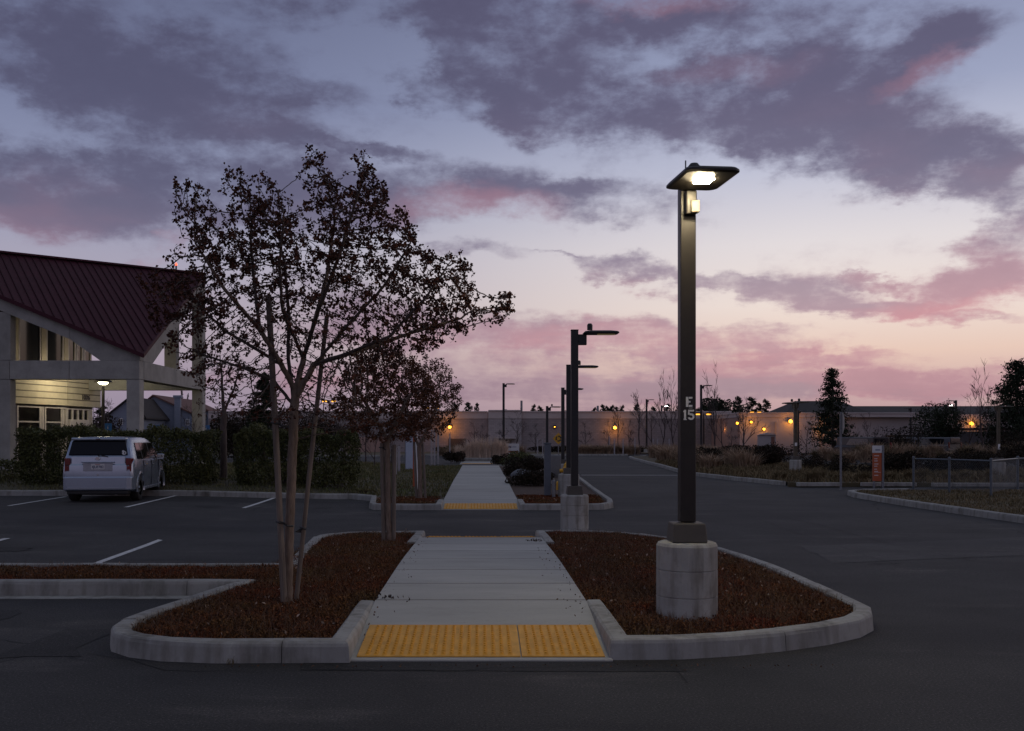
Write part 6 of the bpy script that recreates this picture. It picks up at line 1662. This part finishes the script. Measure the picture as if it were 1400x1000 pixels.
shrub('brown leafless thicket below the large pine', 1385, 66, 50, 590, 2600, .13)
shrub('dark rounded shrub nearest the walkway, right side', 727, 32.8, 46, 641, 5200, .06)
shrub('dark low shrub touching the walkway edge beyond the boulder', 704, 40, 30, 634, 3000, .07)
shrub('dark spreading shrub with reddish tips behind the nearest one', 722, 44, 52, 626, 4200, .08)
shrub('olive twiggy shrub behind the boulder right of the walkway', 712, 50, 46, 616, 3200, .08, HLEAF)
shrub('small round dark shrub at the far end of the walkway, right side', 685, 56, 24, 622, 2600, .08)
shrub('small dark shrub at the far end of the lawn left of the walkway', 621, 62, 24, 616, 2600, .09)
shrub('low green shrub at the lawn kerb left of the island corner', 500, 28.6, 26, 668, 900, .05, GRASSM, z=.10)
for i, (px, w) in enumerate(((740, 26), (765, 20), (812, 26), (690, 22), (868, 26), (905, 22), (610, 24))):
    shrub('dark clipped hedge block against the block warehouse', px, 106, w, 610.5, 1500, .17, DARKF, 'hedge blocks against the warehouse', name='hedge_block')
for i, px in enumerate((1150, 1172, 1196, 1218)):
    shrub('dark low hedge at the foot of the store building', px, 94, 24, 607, 1400, .17, DARKF, 'low hedges before the store building', name='hedge_block')

# low plants under the hedges and loose stones
def debris():
    rr = random.Random(9)
    for i, (px, py) in enumerate(((620, 795), (668, 863), (640, 868), (515, 828), (548, 816), (553, 812))):
        pass
    P = gp(530, 817, .16)
    g = np.random.default_rng(3); pts = np.array([[P.x + g.normal() * .10, P.y + g.normal() * .05, .163] for _ in range(26)])
    V, Q = leaves(pts, .03, g, up=2.5, asp=.5); link_mesh('fallen_leaves', np_mesh('fallen_leaves', V, Q), mat('dark_dead_leaf', (.05, .03, .02), .9), kind='stuff')
    P = [gp(730, 749, .05)]; pts = np.array([[P[0].x + g.normal() * .06, P[0].y + g.normal() * .08, zg(.9, P[0].y) + .16] for _ in range(30)])
    V, Q = leaves(pts, .04, g, up=1., asp=.5); link_mesh('fallen_leaves', np_mesh('fallen_leaves', V, Q), mat('dark_dead_leaf', (.05, .03, .02)), kind='stuff')
    pts = []
    for i in range(150):
        y = 7.3 + 9 * g.uniform() ** 1.6; sg = 1 if g.uniform() < .5 else -1
        x = sg * (W - .02 - abs(g.normal()) * .10); pts.append([x, y, f1(y) + .006])
    for i in range(70): pts.append([-2.0 + 4.6 * g.uniform(), 7.02 - abs(g.normal()) * .05, .008])
    V, Q = leaves(np.array(pts), .022, g, up=0, asp=.6); V[:, 2] = np.where(V[:, 2] < .004, .004, V[:, 2]); link_mesh('fallen_leaves', np_mesh('fallen_leaves', V, Q), mat('dry_fallen_leaf', (.09, .045, .025), .9, var=.3, island=.5), kind='stuff')
    # weeds in the kerb joints
    for px, py, h in ((272, 905, .07), (318, 908, .05), (367, 905, .05)):
        q = gp(px, py); n = 14; pts = np.array([[q.x + g.normal() * .02, q.y - .015 + g.normal() * .006, 0.] for _ in range(n)])
        V, Q = blades(pts, h, .0025, g, .7); o = link_mesh('kerb_weeds', np_mesh('kerb_weeds', V, Q), DRYG, kind='stuff')
debris()

# number alike things of a group by their place where nothing else tells them apart
ORD = ['leftmost', 'second from left', 'third from left', 'fourth from left', 'fifth from left', 'sixth from left', 'seventh from left', 'eighth from left', 'ninth from left', 'tenth from left']
def place_labels():
    by = {}
    for o in bpy.data.objects:
        if o.parent is None and o.get('group') and o.get('label'): by.setdefault((o['group'], o['label']), []).append(o)
    for (g, l), os_ in by.items():
        n = len(os_)
        if n < 2 or n > 20: continue
        os_.sort(key=lambda o: o.location.x / max(1., o.location.y))
        for i, o in enumerate(os_):
            j = n - 1 - i
            w = ORD[i] if i < 10 and i <= j else (ORD[j].replace('left', 'right') if j else 'rightmost')
            o['label'] = l + ', ' + w
place_labels()
print('TRIS', sum(sum(len(p.vertices) - 2 for p in o.data.polygons) for o in bpy.data.objects if o.type == 'MESH'), 'OBJ', len(bpy.data.objects))
